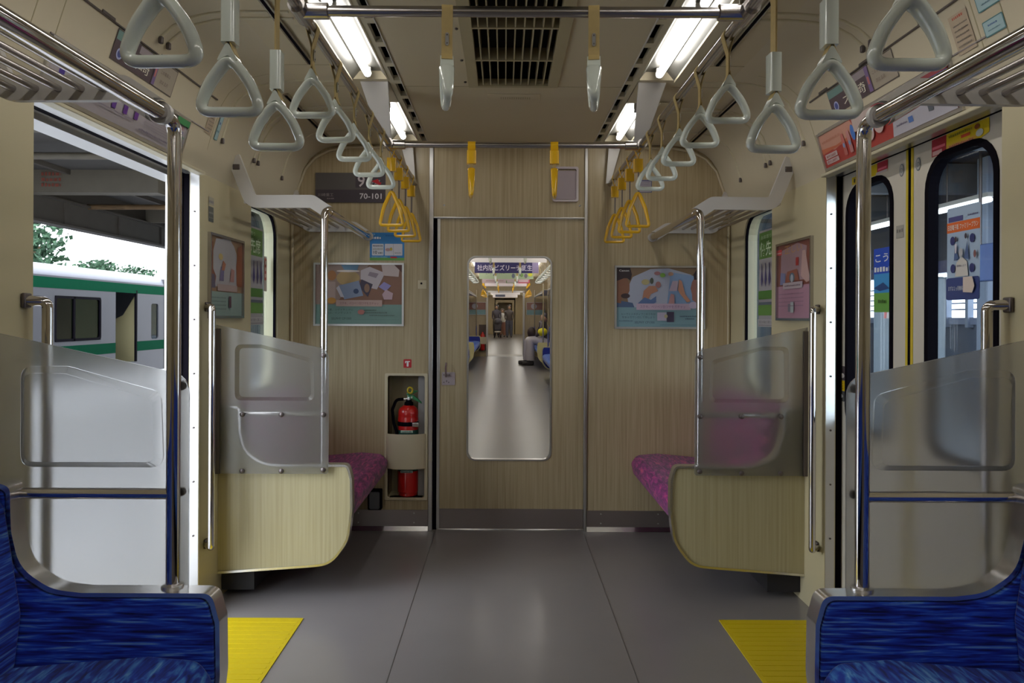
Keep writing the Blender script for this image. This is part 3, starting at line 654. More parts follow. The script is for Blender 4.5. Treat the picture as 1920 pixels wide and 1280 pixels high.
def poster_left(a, w_, h_):
    X = lambda f: f * w_; Z = lambda f: f * h_
    a.rect(0, 0, w_, h_, srgb(100, 128, 122)); a.rect(0, Z(.34), w_, h_, srgb(118, 84, 68)); a.poly([(0, Z(.34)), (0, h_), (X(.62), h_), (X(.5), Z(.7)), (X(.3), Z(.45)), (X(.24), Z(.34))], srgb(135, 115, 108))
    a.rect(X(.14), Z(.42), X(.24), Z(.70), srgb(155, 135, 130)); a.ell(X(.20), Z(.8), X(.05), Z(.08), srgb(150, 105, 70)); a.poly([(X(.3), Z(.97)), (X(.5), Z(.97)), (X(.48), Z(.88)), (X(.34), Z(.88))], srgb(95, 125, 150)); a.ell(X(.38), Z(.76), X(.13), Z(.12), srgb(160, 135, 95))
    a.ell(X(.38), Z(.87), X(.13), Z(.018), srgb(200, 190, 185)); a.poly([(X(.52), Z(.88)), (X(.62), Z(.94)), (X(.79), Z(.84)), (X(.70), Z(.58)), (X(.64), Z(.60)), (X(.52), Z(.74))], srgb(165, 155, 160)); a.poly([(X(.53), Z(.74)), (X(.655), Z(.66)), (X(.60), Z(.46)), (X(.5), Z(.62))], srgb(58, 50, 66)); a.ell(X(.59), Z(.6), X(.03), Z(.07), srgb(120, 92, 75)); a.poly([(X(.62), Z(.86)), (X(.72), Z(.83)), (X(.69), Z(.76)), (X(.6), Z(.8))], srgb(125, 112, 122))
    a.poly([(X(.28), Z(.64)), (X(.5), Z(.72)), (X(.55), Z(.48)), (X(.34), Z(.42))], srgb(115, 125, 148)); a.ell(X(.47), Z(.55), X(.03), Z(.04), srgb(45, 60, 90)); a.poly([(X(.25), Z(.6)), (X(.28), Z(.64)), (X(.34), Z(.45)), (X(.3), Z(.46))], srgb(165, 160, 170))
    a.poly([(X(.75), Z(.97)), (X(.9), Z(.97)), (X(.95), Z(.9)), (X(.94), Z(.78)), (X(.77), Z(.80))], srgb(165, 150, 148)); a.poly([(X(.88), Z(.985)), (X(.985), Z(.985)), (X(.985), Z(.84))], srgb(75, 45, 42)); a.poly([(X(.72), Z(.62)), (X(.78), Z(.70)), (X(.86), Z(.64)), (X(.80), Z(.55))], srgb(125, 118, 165)); a.poly([(X(.76), Z(.5)), (X(.8), Z(.58)), (X(.88), Z(.52)), (X(.87), Z(.42)), (X(.78), Z(.42))], srgb(165, 140, 148))
    a.ell(X(.2), Z(.40), X(.05), Z(.05), srgb(165, 120, 60)); a.rect(X(.25), Z(.31), X(.76), Z(.41), srgb(160, 135, 128)); a.text('ステキ、ベツベツ別ワザをガチャッ', X(.29), Z(.335), Z(.045), srgb(115, 75, 85), w=X(.43)); a.text('その夏、リデイヤングに', X(.12), Z(.24), Z(.035), srgb(55, 72, 68), w=X(.32)); a.text('選ぶ、インテッスト', X(.14), Z(.19), Z(.035), srgb(55, 72, 68), w=X(.28)); a.text('SELPHY CP1300', X(.2), Z(.1), Z(.035), srgb(60, 76, 72), w=X(.22))
    a.ell(X(.53), Z(.22), X(.04), Z(.04), srgb(150, 95, 88)); a.scribble(X(.56), Z(.24), X(.7), Z(.022), srgb(70, 85, 80)); a.scribble(X(.56), Z(.2), X(.82), Z(.022), srgb(80, 95, 90)); a.scribble(X(.62), Z(.16), X(.9), Z(.018), srgb(80, 95, 90)); a.scribble(X(.45), Z(.1), X(.95), Z(.006), srgb(80, 105, 100))
frame('advert_poster', 'framed poster of a desk with a small printer, left of the gangway door', (ex(588.5), Y, ez(612)), (1, 0, 0), (0, 0, 1), (0, -1, 0), 169 * K, 118 * K, poster_left, group='framed posters on the end wall')
frame('advert_poster', 'framed poster with two faces over a white table, right of the gangway door', (ex(1152), Y, ez(615)), (1, 0, 0), (0, 0, 1), (0, -1, 0), 169 * K, 118 * K, poster_right, group='framed posters on the end wall')
def poster_side_l(a, w_, h_):
    X = lambda f: f * w_; Z = lambda f: f * h_
    a.rect(0, 0, w_, h_, srgb(120, 138, 132)); a.rect(0, Z(.32), w_, h_, srgb(125, 98, 75)); a.ell(X(.48), Z(.72), X(.34), Z(.26), srgb(150, 145, 145)); a.poly([(X(.12), Z(.38)), (X(.12), Z(.8)), (X(.2), Z(.95)), (X(.62), Z(.97)), (X(.8), Z(.8)), (X(.8), Z(.38))], srgb(148, 145, 148))
    a.poly([(0, Z(.38)), (0, Z(.9)), (X(.12), Z(.9)), (X(.1), Z(.6)), (X(.2), Z(.5)), (X(.16), Z(.38))], srgb(110, 68, 52)); a.poly([(0, Z(.36)), (0, Z(.52)), (X(.15), Z(.52)), (X(.18), Z(.36))], srgb(78, 72, 88)); a.poly([(X(.8), Z(.4)), (X(.78), Z(.65)), (X(.84), Z(.9)), (X(.98), Z(.95)), (X(.98), Z(.4))], srgb(125, 72, 45)); a.ell(X(.32), Z(.74), X(.06), Z(.04), srgb(165, 145, 95)); a.poly([(X(.28), Z(.45)), (X(.32), Z(.62)), (X(.42), Z(.64)), (X(.40), Z(.45))], srgb(95, 88, 118)); a.poly([(X(.34), Z(.58)), (X(.38), Z(.7)), (X(.46), Z(.66)), (X(.42), Z(.58))], srgb(140, 90, 70)); a.poly([(X(.58), Z(.45)), (X(.62), Z(.62)), (X(.72), Z(.6)), (X(.7), Z(.45))], srgb(150, 110, 105))
    a.rect(X(.22), Z(.33), X(.80), Z(.41), srgb(150, 132, 128)); a.rect(X(.55), Z(.13), X(.62), Z(.27), srgb(75, 52, 62))
    for i in range(4): a.scribble(X(.06), Z(.24 - i * .045), X(.46), Z(.016), srgb(85, 100, 98))
def poster_side_r(a, w_, h_):
    X = lambda f: f * w_; Z = lambda f: f * h_
    a.rect(0, 0, w_, h_, srgb(150, 112, 128)); a.rect(0, Z(.44), w_, h_, srgb(110, 62, 52)); a.poly([(X(.1), Z(.5)), (X(.12), Z(.9)), (X(.6), Z(.96)), (X(.85), Z(.9)), (X(.8), Z(.5))], srgb(138, 112, 118)); a.text('正しい', X(.22), Z(.85), Z(.10), srgb(165, 125, 70), w=X(.5)); a.rect(X(.02), Z(.85), X(.14), Z(.92), srgb(175, 60, 60)); a.scribble(X(.03), Z(.87), X(.13), Z(.02), srgb(200, 180, 180))
    a.poly([(X(.7), Z(.55)), (X(.74), Z(.85)), (X(.82), Z(.85)), (X(.95), Z(.48)), (X(.85), Z(.46))], srgb(165, 135, 130)); a.rect(X(.56), Z(.68), X(.64), Z(.78), srgb(150, 45, 45)); a.poly([(X(.1), Z(.46)), (X(.12), Z(.62)), (X(.26), Z(.60)), (X(.26), Z(.46))], srgb(105, 108, 140)); a.poly([(X(.25), Z(.48)), (X(.32), Z(.62)), (X(.6), Z(.64)), (X(.66), Z(.5))], srgb(128, 75, 60)); a.ell(X(.46), Z(.54), X(.08), Z(.06), srgb(85, 95, 108)); a.ell(X(.46), Z(.53), X(.04), Z(.05), srgb(150, 155, 165))
    a.rect(X(.2), Z(.40), X(.76), Z(.48), srgb(158, 145, 150)); a.scribble(X(.25), Z(.43), X(.7), Z(.02), srgb(110, 90, 100)); a.rect(X(.43), Z(.10), X(.52), Z(.24), srgb(150, 158, 160)); a.rect(X(.36), Z(.11), X(.43), Z(.21), srgb(105, 100, 112))
    for i in range(4): a.scribble(X(.08), Z(.33 - i * .05), X(.8), Z(.014), srgb(120, 92, 112))
frame('advert_poster', 'framed poster on the left side wall beside the open doorway', (-W, 3.15, 1.235), (0, 1, 0), (0, 0, 1), (1, 0, 0), .41, .365, poster_side_l, fm='satin', group='framed posters on the side walls')
frame('advert_poster', 'framed pink poster on the right side wall beside the closed doors', (W, 3.60, 1.235), (0, -1, 0), (0, 0, 1), (-1, 0, 0), .41, .365, poster_side_r, fm='satin', group='framed posters on the side walls')

# window adverts (hung on the glass)
def green_ad(s):
    t = thing('priority_seat_sheet', 'green and white priority seat sheet on the %s window beside the end wall' % ('left' if s < 0 else 'right'), 'notice', (s * 1.335, 3.93, 1.24), 'priority seat sheets on the windows')
    y0, y1 = 3.72, 4.02; w_ = y1 - y0
    a = Art((s * 1.338, y0 if s < 0 else y1, 1.20), (0, -s, 0), (0, 0, 1), (-s, 0, 0))
    a.rect(0, 0, w_, .51, srgb(150, 146, 150)); a.rect(0, .36, w_, .50, srgb(82, 118, 55)); a.text('お年寄り', w_ * .10, .462, .022, srgb(160, 175, 150), w=w_ * .5); a.text('優先席', w_ * .06, .372, .078, srgb(185, 200, 175), w=w_ * .82, bold=True)
    for i in range(5):
        x = w_ * (.10 + .19 * i); a.poly([(x, .25), (x + .010, .30), (x + .008, .335), (x + .016, .335), (x + .022, .29), (x + .034, .25), (x + .02, .225), (x + .012, .21)], srgb(72, 65, 108))
    a.rect(0, .145, w_, .19, srgb(72, 115, 50)); a.rect(0, .09, w_, .13, srgb(85, 92, 105)); a.rect(0, .06, w_, .115, srgb(90, 130, 60)); a.rr(0, .0, w_, .04, .004, srgb(165, 162, 165)); a.text('髪元の福祉介護士に聞こう', w_ * .06, .018, .015, srgb(90, 85, 95), w=w_ * .85); a.scribble(w_ * .05, .006, w_ * .95, .005, srgb(110, 105, 115)); a.build('printed_sheet', t)
green_ad(-1); green_ad(1)
st = thing('window_sticker', 'narrow red and white sticker at the edge of the left window', 'sticker', (-1.336, 4.07, 1.5))
a = Art((-1.338, 4.045, 1.38), (0, 1, 0), (0, 0, 1), (1, 0, 0)); a.rr(0, 0, .052, .19, .008, srgb(165, 150, 145)); a.rr(.008, .06, .044, .18, .006, srgb(165, 70, 62))
for i in range(3): a.rect(.016, .075 + i * .035, .036, .095 + i * .035, srgb(190, 160, 150))
a.build('sticker_face', st)
# small grey label on the left wall by the poster, pale blue labels on the coving
t = thing('wall_label', 'grey and white label on the left wall above the framed poster', 'label', (-W, 3.2, 1.7)); a = Art((-W + .001, 3.155, 1.645), (0, 1, 0), (0, 0, 1), (1, 0, 0)); a.rr(0, 0, .055, .065, .004, srgb(82, 84, 82)); a.scribble(.005, .035, .05, .008, srgb(130, 130, 125)); a.scribble(.005, .015, .05, .006, srgb(120, 120, 115)); a.rect(0, .072, .055, .105, srgb(150, 145, 130)); a.scribble(.003, .08, .05, .012, srgb(105, 100, 110)); a.build('print', t)
def slant(s, y, z, zt=None):      # a point on the slanted panel above the doors
    pr = [(1.287, HZ), (1.250, 1.97), (1.205, 2.11)]
    for (xa, za), (xb, zb_) in zip(pr, pr[1:]):
        if z <= zb_ or (xb, zb_) == pr[-1]:
            t_ = (z - za) / (zb_ - za); return Vector((s * (xa + (xb - xa) * t_), y, z))
def slant_art(s, ya, yb, z0, z1, off=.002):
    """ya: the edge at the reader's left"""
    p0, p1 = slant(s, ya, z0), slant(s, ya, z1); v = (p1 - p0); u = Vector((0, 1 if s < 0 else -1, 0)); nn = u.cross(v).normalized()
    if nn.x * s > 0: nn = -nn
    return Art(p0 + nn * off, u, v, nn), abs(yb - ya), v.length, p0, u, v.normalized(), nn
for s in (-1, 1):
    ys = [(3.10, 3.135, 1.98, 2.085)] if s < 0 else [(1.98, 1.90, 1.99, 2.03), (1.98, 1.88, 2.055, 2.10)]
    for i, (ya, yb, z0, z1) in enumerate(ys):
        a, w_, h_, p0, *_ = slant_art(s, ya, yb, z0, z1); t = thing('pale_blue_label', 'pale blue label on the %s coving%s' % ('left' if s < 0 else 'right', '' if s < 0 else (', lower one by the rack' if i == 0 else ', upper one by the rack')), 'label', tuple(p0))
        a.rr(0, 0, w_, h_, .004, srgb(70, 110, 115)); a.rr(.003, .003, w_ - .003, h_ - .003, .003, srgb(140, 165, 170)); a.scribble(w_ * .25, h_ * .6, w_ * .7, h_ * .12, srgb(70, 95, 140)); a.scribble(w_ * .2, h_ * .3, w_ * .8, h_ * .08, srgb(85, 115, 130)); a.build('print', t)
# destination displays and their hatches
for s, ya, yb in ((-1, 2.26, 2.665), (1, 2.87, 2.40)):
    sn = 'left' if s < 0 else 'right'
    t = thing('destination_display', 'brown station name display panel above the %s doors' % sn, 'display', tuple(slant(s, (ya + yb) / 2, 2.03)), 'station name displays')
    a, w_, h_, p0, u, v, nn = slant_art(s, ya, yb, 2.028, 2.112, .001)
    a.rect(-.004, -.004, w_ + .004, h_ + .004, srgb(70, 62, 60)); a.rect(0, 0, w_, h_, srgb(142, 132, 118)); a.rect(0, 0, w_ * .62, h_, srgb(70, 55, 62)); a.rect(0, h_ * .68, w_ * .25, h_, srgb(95, 125, 120)); a.rect(w_ * .34, h_ * .72, w_ * .62, h_, srgb(135, 125, 130))
    a.ell(w_ * .09, h_ * .27, .018, .018, srgb(150, 155, 190)); a.ell(w_ * .09, h_ * .27, .012, .012, srgb(60, 70, 130)); a.text('大崎' if s < 0 else '大崎', w_ * (.19 if s < 0 else .22), h_ * .14, h_ * .42, srgb(200, 195, 180), w=w_ * .36); a.rect(w_ * .62, 0, w_ * .67, h_, srgb(105, 85, 125)); a.rect(w_ * .63, h_ * .3, w_ * .655, h_ * .6, srgb(165, 95, 90))
    a.text('この電車は', w_ * .72, h_ * .55, h_ * .15, srgb(95, 80, 75)); a.text('次は 五月', w_ * .74, h_ * .2, h_ * .15, srgb(95, 80, 75)); a.build('display_face', t)
    mb = MB()
    p = slant(s, 0, 2.11); x = p.x
    x = x - s * .006; mb.box(x - .004, x + .004, 2.02, 3.02, 2.116, 2.121); q2 = slant(s, 0, 1.995).x; mb.box(q2 - .003, q2 + .003, 1.98, 3.04, 1.993, 1.997)
    struct('trim_%d' % tn, mb, M['bolt'], 'thin dark edge of the service hatch above the %s doors' % sn, 'hatch edge'); tn += 1
    mb = MB()
    for y in (2.15, 2.52, 2.85): mb.box(x - .008, x + .006, y, y + .07, 2.118, 2.128)
    struct('trim_%d' % tn, mb, M['bolt'], 'small dark hinges of the hatch above the %s doors' % sn, 'hinges'); tn += 1
# instruction label on the near end of each hatch
for s, ya, yb in ((-1, 3.00, 3.06), (1, 2.10, 2.02)):
    a, w_, h_, p0, *_ = slant_art(s, ya, yb, 1.985, 2.09); t = thing('instruction_label', 'cream label with lines of red and grey print on the %s hatch' % ('left' if s < 0 else 'right'), 'label', tuple(p0))
    a.rect(0, 0, w_, h_, srgb(158, 142, 122)); a.scribble(w_ * .2, h_ * .88, w_ * .8, h_ * .07, srgb(170, 85, 70))
    for i in range(5): a.scribble(w_ * .15, h_ * (.7 - i * .13), w_ * .9, h_ * .04, srgb(100, 92, 85))
    a.build('print', t)
# long adverts over the doors
def over_door(s, ya, yb, fn, label):
    a, w_, h_, p0, u, v, nn = slant_art(s, ya, yb, 1.857, 1.985, .006)
    t = thing('door_advert', label, 'advert', tuple(p0 + u * w_ / 2), 'long adverts over the doors')
    mb = MB(); out = rrect(-.012, -.012, w_ + .012, h_ + .010, 1e-4, 2); inn = rrect(0, 0, w_, h_, 1e-4, 2); mb.ringprism(out, inn, -.004, .008, 'y'); mb.v = [tuple(p0 + u * x + nn * d + v * z) for x, d, z in mb.v]
    obj('frame', mb, M['alu'], t); a.o = p0 + nn * .003; fn(a, w_, h_); a.build('advert_sheet', t)
def ad_l(a, w_, h_):
    X = lambda f: f * w_; Z = lambda f: f * h_
    a.rect(0, 0, w_, h_, srgb(152, 145, 150)); a.rect(0, Z(.88), X(.5), h_, srgb(60, 52, 78))
    for i in range(7): a.rr(X(.06 + i * .082), Z(.32), X(.09 + i * .082), Z(.9), .003, srgb(62 + i * 5, 45, 125))
    for i in range(9): a.scribble(X(.64), Z(.25 + i * .065), X(.90), Z(.03), srgb(125, 115, 128), gap=.8)
    a.scribble(X(.6), Z(.12), X(.86), Z(.06), srgb(95, 85, 100)); a.scribble(X(.1), Z(.25), X(.55), Z(.04), srgb(115, 105, 120)); a.rect(X(.88), Z(.82), w_, h_, srgb(52, 120, 70)); a.text('2001', X(.92), Z(.68), Z(.09), srgb(170, 70, 80)); a.text('1028', X(.92), Z(.56), Z(.09), srgb(80, 80, 150)); a.scribble(X(.92), Z(.46), X(.98), Z(.06), srgb(90, 130, 100))
def ad_r(a, w_, h_):
    X = lambda f: f * w_; Z = lambda f: f * h_
    a.rect(0, 0, w_, h_, srgb(160, 60, 55)); a.poly([(0, Z(.55)), (0, h_), (X(.3), h_), (X(.34), Z(.6)), (X(.12), Z(.42))], srgb(176, 128, 112)); a.poly([(0, Z(.42)), (0, Z(.58)), (X(.14), Z(.52)), (X(.34), Z(.62)), (X(.34), Z(.5))], srgb(172, 95, 70))
    a.scribble(X(.02), Z(.72), X(.2), Z(.08), srgb(165, 110, 92)); a.rr(X(.02), Z(.24), X(.135), Z(.38), .003, srgb(182, 165, 165)); a.rr(X(.02), Z(.08), X(.14), Z(.21), .003, srgb(180, 160, 160)); a.text('最大1,000円', X(.03), Z(.26), Z(.09), srgb(150, 70, 70), w=X(.09)); a.text('最大1,000円', X(.03), Z(.10), Z(.09), srgb(150, 70, 70), w=X(.09))
    for i, c in enumerate((srgb(172, 95, 90), srgb(175, 120, 120))):
        x = .2 + i * .055; a.rr(X(x), Z(.12), X(x + .028), Z(.62), .004, c); a.ell(X(x + .014), Z(.66), X(.012), Z(.09), c); a.ell(X(x + .014), Z(.4), X(.009), Z(.07), srgb(120, 140, 180))
    a.ell(X(.315), Z(.62), X(.018), Z(.22), srgb(62, 105, 175)); a.poly([(X(.33), Z(.6)), (X(.33), h_), (X(.62), h_), (X(.7), Z(.72)), (X(.5), Z(.5))], srgb(172, 155, 150)); a.ell(X(.44), Z(.38), X(.035), Z(.2), srgb(190, 165, 160)); a.ell(X(.52), Z(.46), X(.035), Z(.2), srgb(190, 165, 160))
    a.poly([(X(.60), 0), (X(.62), Z(.35)), (w_, Z(.48)), (w_, 0)], srgb(168, 165, 175)); a.rr(X(.60), Z(.42), X(.82), Z(.55), .004, srgb(178, 150, 150)); a.rect(X(.72), Z(.16), X(.75), Z(.3), srgb(80, 110, 170)); a.scribble(X(.64), Z(.2), X(.71), Z(.05), srgb(105, 100, 120)); a.rect(X(.85), Z(.2), X(.88), Z(.4), srgb(90, 95, 105)); a.poly([(X(.5), h_), (X(.62), Z(.8)), (X(.82), Z(.66)), (w_, Z(.62)), (w_, h_)], srgb(128, 50, 58)); a.poly([(X(.8), Z(.72)), (X(.84), Z(.9)), (w_, Z(.9)), (w_, Z(.76))], srgb(60, 68, 130)); a.scribble(X(.85), Z(.78), X(.98), Z(.06), srgb(140, 140, 180))
over_door(-1, 2.0, 2.85, ad_l, 'long white advert with purple bars over the open left doorway')
over_door(1, 3.04, 2.15, ad_r, 'long red and white advert over the closed right doors')

# ================================================================== RIGHT DOOR LEAVES, LEFT LEAF
def door_leaf(name, s, y0, y1, wy0, wy1, label, strip_at):
    x0, x1 = s * 1.362, s * 1.392; r = (.09, .11, .11, .09)
    mb = MB().ringprism(rrect(y0, .004, y1, HZ + .01, 1e-4, n), rrect(wy0, .80, wy1, 1.775, r, n), x0, x1, 'x')
    d = struct(name, mb, M['doorcream'], label, 'door')
    mb = MB().ringprism(rrect(wy0 - .006, .794, wy1 + .006, 1.781, tuple(q + .006 for q in r), n), rrect(wy0 + .016, .816, wy1 - .016, 1.759, tuple(q - .014 for q in r), n), x0 - s * .004, x1, 'x'); obj('window_gasket', mb, M['black'], d)
    obj('pane', MB().prism(rrect(wy0, .80, wy1, 1.775, r, n), s * 1.378, s * 1.383, 'x'), M['glass'], d)
    ys = y1 if strip_at > 0 else y0
    obj('warning_strip', MB().box(x0 - s * .002, x0, ys - strip_at * .022, ys - strip_at * .008, .01, HZ), M['tape'], d, label='yellow stripe along the closing edge')
    obj('edge_rubber', MB().box(x0 - s * .001, x1, ys - strip_at * .008, ys, .004, HZ), M['black'], d)
    return d
JY = 2.572
d_far = door_leaf('door_2', 1, JY + .001, 3.16, 2.685, 3.045, 'cream sliding door leaf on the right, the one nearer the end wall', -1)
d_near = door_leaf('door_3', 1, 1.99, JY - .001, 2.112, 2.47, 'cream sliding door leaf on the right, the one nearer the camera', 1)
# stickers on the doors (surface art is part of the things stuck there)
def stick(label, s, ya, z0, w_, h_, fn, x=1.3615, name='door_sticker', cat='sticker'):
    t = thing(name, label, cat, (s * x, ya, z0)); a = Art((s * (x - .0005), ya, z0), (0, 1 if s < 0 else -1, 0), (0, 0, 1), (-s, 0, 0)); fn(a, w_, h_); a.build('print', t); return t
def st_main(a, w_, h_):
    a.rect(0, 0, w_ * .28, h_, srgb(150, 32, 48)); a.poly([(w_ * .28, 0), (w_ * .28, h_), (w_, h_), (w_, h_ * .25), (w_ * .8, 0)], srgb(190, 165, 20)); a.rect(w_ * .02, h_ * .05, w_ * .2, h_ * .3, srgb(190, 150, 150)); a.rect(w_ * .02, h_ * .4, w_ * .26, h_ * .55, srgb(195, 95, 110)); a.rect(w_ * .3, h_ * .1, w_ * .8, h_ * .35, srgb(190, 150, 60)); a.scribble(w_ * .34, h_ * .14, w_ * .76, h_ * .14, srgb(160, 80, 90)); a.rect(w_ * .55, h_ * .45, w_ * .7, h_ * .62, srgb(185, 70, 40)); a.ell(w_ * .86, h_ * .38, w_ * .06, h_ * .2, srgb(165, 170, 165)); a.ell(w_ * .82, h_ * .75, w_ * .04, h_ * .14, srgb(125, 65, 30)); a.scribble(w_ * .34, h_ * .7, w_ * .74, h_ * .16, srgb(130, 120, 30))
def st_small(a, w_, h_):
    a.rect(0, 0, w_, h_, srgb(190, 165, 20)); a.rect(w_ * .45, h_ * .2, w_, h_, srgb(150, 30, 50)); a.rect(w_ * .5, h_ * .3, w_ * .95, h_ * .48, srgb(200, 100, 120)); a.rect(w_ * .4, 0, w_, h_ * .18, srgb(170, 160, 165))
def st_d(a, w_, h_):
    a.ell(w_ / 2, h_ / 2, w_ / 2, h_ / 2, srgb(85, 95, 105), 20); a.ell(w_ / 2, h_ / 2, w_ * .4, h_ * .42, srgb(150, 148, 145), 20); a.text('D', w_ * .34, h_ * .3, h_ * .36, srgb(85, 95, 105))
stick('red and yellow sticker above the window of the nearer right door', 1, 2.44, 1.772, .29, .056, st_main)
stick('small red and yellow sticker above the window of the farther right door', 1, 2.86, 1.785, .14, .042, st_small)
stick('round letter sticker at the top of the farther right door', 1, 2.64, 1.745, .03, .045, st_d)
stick('round letter sticker at the top of the nearer right door', 1, 2.535, 1.745, .03, .045, st_d)
stick('yellow warning sticker beside the window of the farther right door', 1, 3.00, 1.78, .045, .03, lambda a, w_, h_: (a.rect(0, 0, w_, h_, srgb(190, 165, 30)), a.ell(w_ * .5, h_ * .5, w_ * .15, h_ * .3, srgb(50, 40, 20))))
def st_hand(a, w_, h_):
    a.rr(0, h_ * .60, w_, h_, .006, srgb(68, 60, 62)); a.rect(0, h_ * .30, w_, h_ * .59, srgb(190, 160, 20)); a.rr(0, 0, w_, h_ * .29, .006, srgb(62, 62, 62)); a.ell(w_ * .62, h_ * .73, w_ * .32, h_ * .07, srgb(175, 170, 168)); a.poly([(w_ * .4, h_ * .75), (w_ * .45, h_ * .86), (w_ * .6, h_ * .76)], srgb(175, 170, 168)); a.ell(w_ * .55, h_ * .15, w_ * .25, h_ * .05, srgb(165, 162, 165))
    for i in range(3): a.scribble(w_ * .15, h_ * (.36 + i * .07), w_ * .85, h_ * .02, srgb(120, 95, 10))
stick('black and yellow hand warning sticker low on the farther right door', 1, 3.115, .905, .062, .145, st_hand)
stick('faint grey lettering sticker on the farther right door', 1, 2.66, 1.53, .05, .045, lambda a, w_, h_: (a.rect(0, 0, w_, h_, srgb(142, 138, 130)), a.scribble(w_ * .1, h_ * .45, w_ * .9, h_ * .3, srgb(95, 92, 88))))
def st_plan(a, w_, h_):
    a.rr(0, 0, w_, h_, .008, srgb(150, 168, 190)); a.rect(0, h_ * .73, w_, h_ * .84, srgb(205, 95, 40)); a.rect(w_ * .05, h_ * .845, w_ * .5, h_ * .90, srgb(70, 70, 120)); a.scribble(w_ * .65, h_ * .88, w_ * .95, h_ * .02, srgb(90, 90, 120)); a.text('日経電子版 ファミリープラン', w_ * .04, h_ * .755, h_ * .06, srgb(235, 215, 195), w=w_ * .92, bold=True); a.rr(0, 0, w_, h_ * .24, .008, srgb(50, 62, 112)); a.text('まずは１ヵ月無料', w_ * .07, h_ * .10, h_ * .05, srgb(190, 195, 215), w=w_ * .45)
    for x, y in ((.2, .64), (.8, .64), (.22, .34), (.8, .33)): a.ell(w_ * x, h_ * y, w_ * .075, h_ * .048, srgb(45, 50, 100), 14)
    a.poly([(w_ * .3, h_ * .25), (w_ * .34, h_ * .40), (w_ * .5, h_ * .46), (w_ * .66, h_ * .40), (w_ * .7, h_ * .25)], srgb(185, 180, 175)); a.text('家族みんなで', w_ * .36, h_ * .35, h_ * .025, srgb(70, 70, 100), w=w_ * .28); a.poly([(w_ * .27, h_ * .42), (w_ * .3, h_ * .6), (w_ * .42, h_ * .44)], srgb(72, 90, 128)); a.poly([(w_ * .73, h_ * .42), (w_ * .68, h_ * .62), (w_ * .58, h_ * .44)], srgb(72, 90, 128)); a.ell(w_ * .33, h_ * .65, w_ * .035, h_ * .03, srgb(60, 50, 60)); a.ell(w_ * .64, h_ * .67, w_ * .035, h_ * .03, srgb(60, 50, 60)); a.poly([(w_ * .31, h_ * .6), (w_ * .37, h_ * .6), (w_ * .36, h_ * .5), (w_ * .32, h_ * .5)], srgb(190, 185, 195)); a.ell(w_ * .5, h_ * .5, w_ * .06, h_ * .05, srgb(160, 160, 165)); a.ell(w_ * .92, h_ * .47, w_ * .04, h_ * .04, srgb(120, 80, 80))
    a.poly([(w_ * .58, h_ * .08), (w_ * .58, h_ * .24), (w_ * .85, h_ * .24), (w_ * .92, h_ * .14), (w_ * .85, h_ * .07)], srgb(190, 175, 165))
stick('blue and orange newspaper plan sticker on the nearer right door window', 1, 2.38, 1.305, .165, .29, st_plan, x=1.3775, name='window_sticker')
def st_sea(a, w_, h_):
    a.rr(0, 0, w_, h_, .008, srgb(90, 140, 60)); a.rect(0, h_ * .3, w_, h_ * .6, srgb(55, 130, 185)); a.rect(0, h_ * .6, w_, h_, srgb(25, 65, 165)); a.text('こう', w_ * .1, h_ * .78, h_ * .13, srgb(215, 225, 240), w=w_ * .8, bold=True); a.scribble(w_ * .05, h_ * .63, w_ * .95, h_ * .08, srgb(200, 215, 235)); a.poly([(0, h_ * .38), (w_ * .6, h_ * .46), (w_, h_ * .36), (w_ * .4, h_ * .33)], srgb(30, 60, 110)); a.scribble(w_ * .3, h_ * .14, w_ * .8, h_ * .06, srgb(60, 90, 40))
stick('blue and green seaside sticker on the farther right door window', 1, 2.85, 1.27, .12, .24, st_sea, x=1.3775, name='window_sticker')
# the open left leaf, its edge showing from the pocket
mb = MB().box(-1.392, -1.362, 3.085, 3.60, .004, HZ + .01); dl = struct('door_4', mb, M['doorcream'], 'edge of the opened left door leaf inside its pocket', 'door')
obj('edge_rubber', MB().box(-1.392, -1.362, 3.078, 3.085, .004, HZ), M['black'], dl)

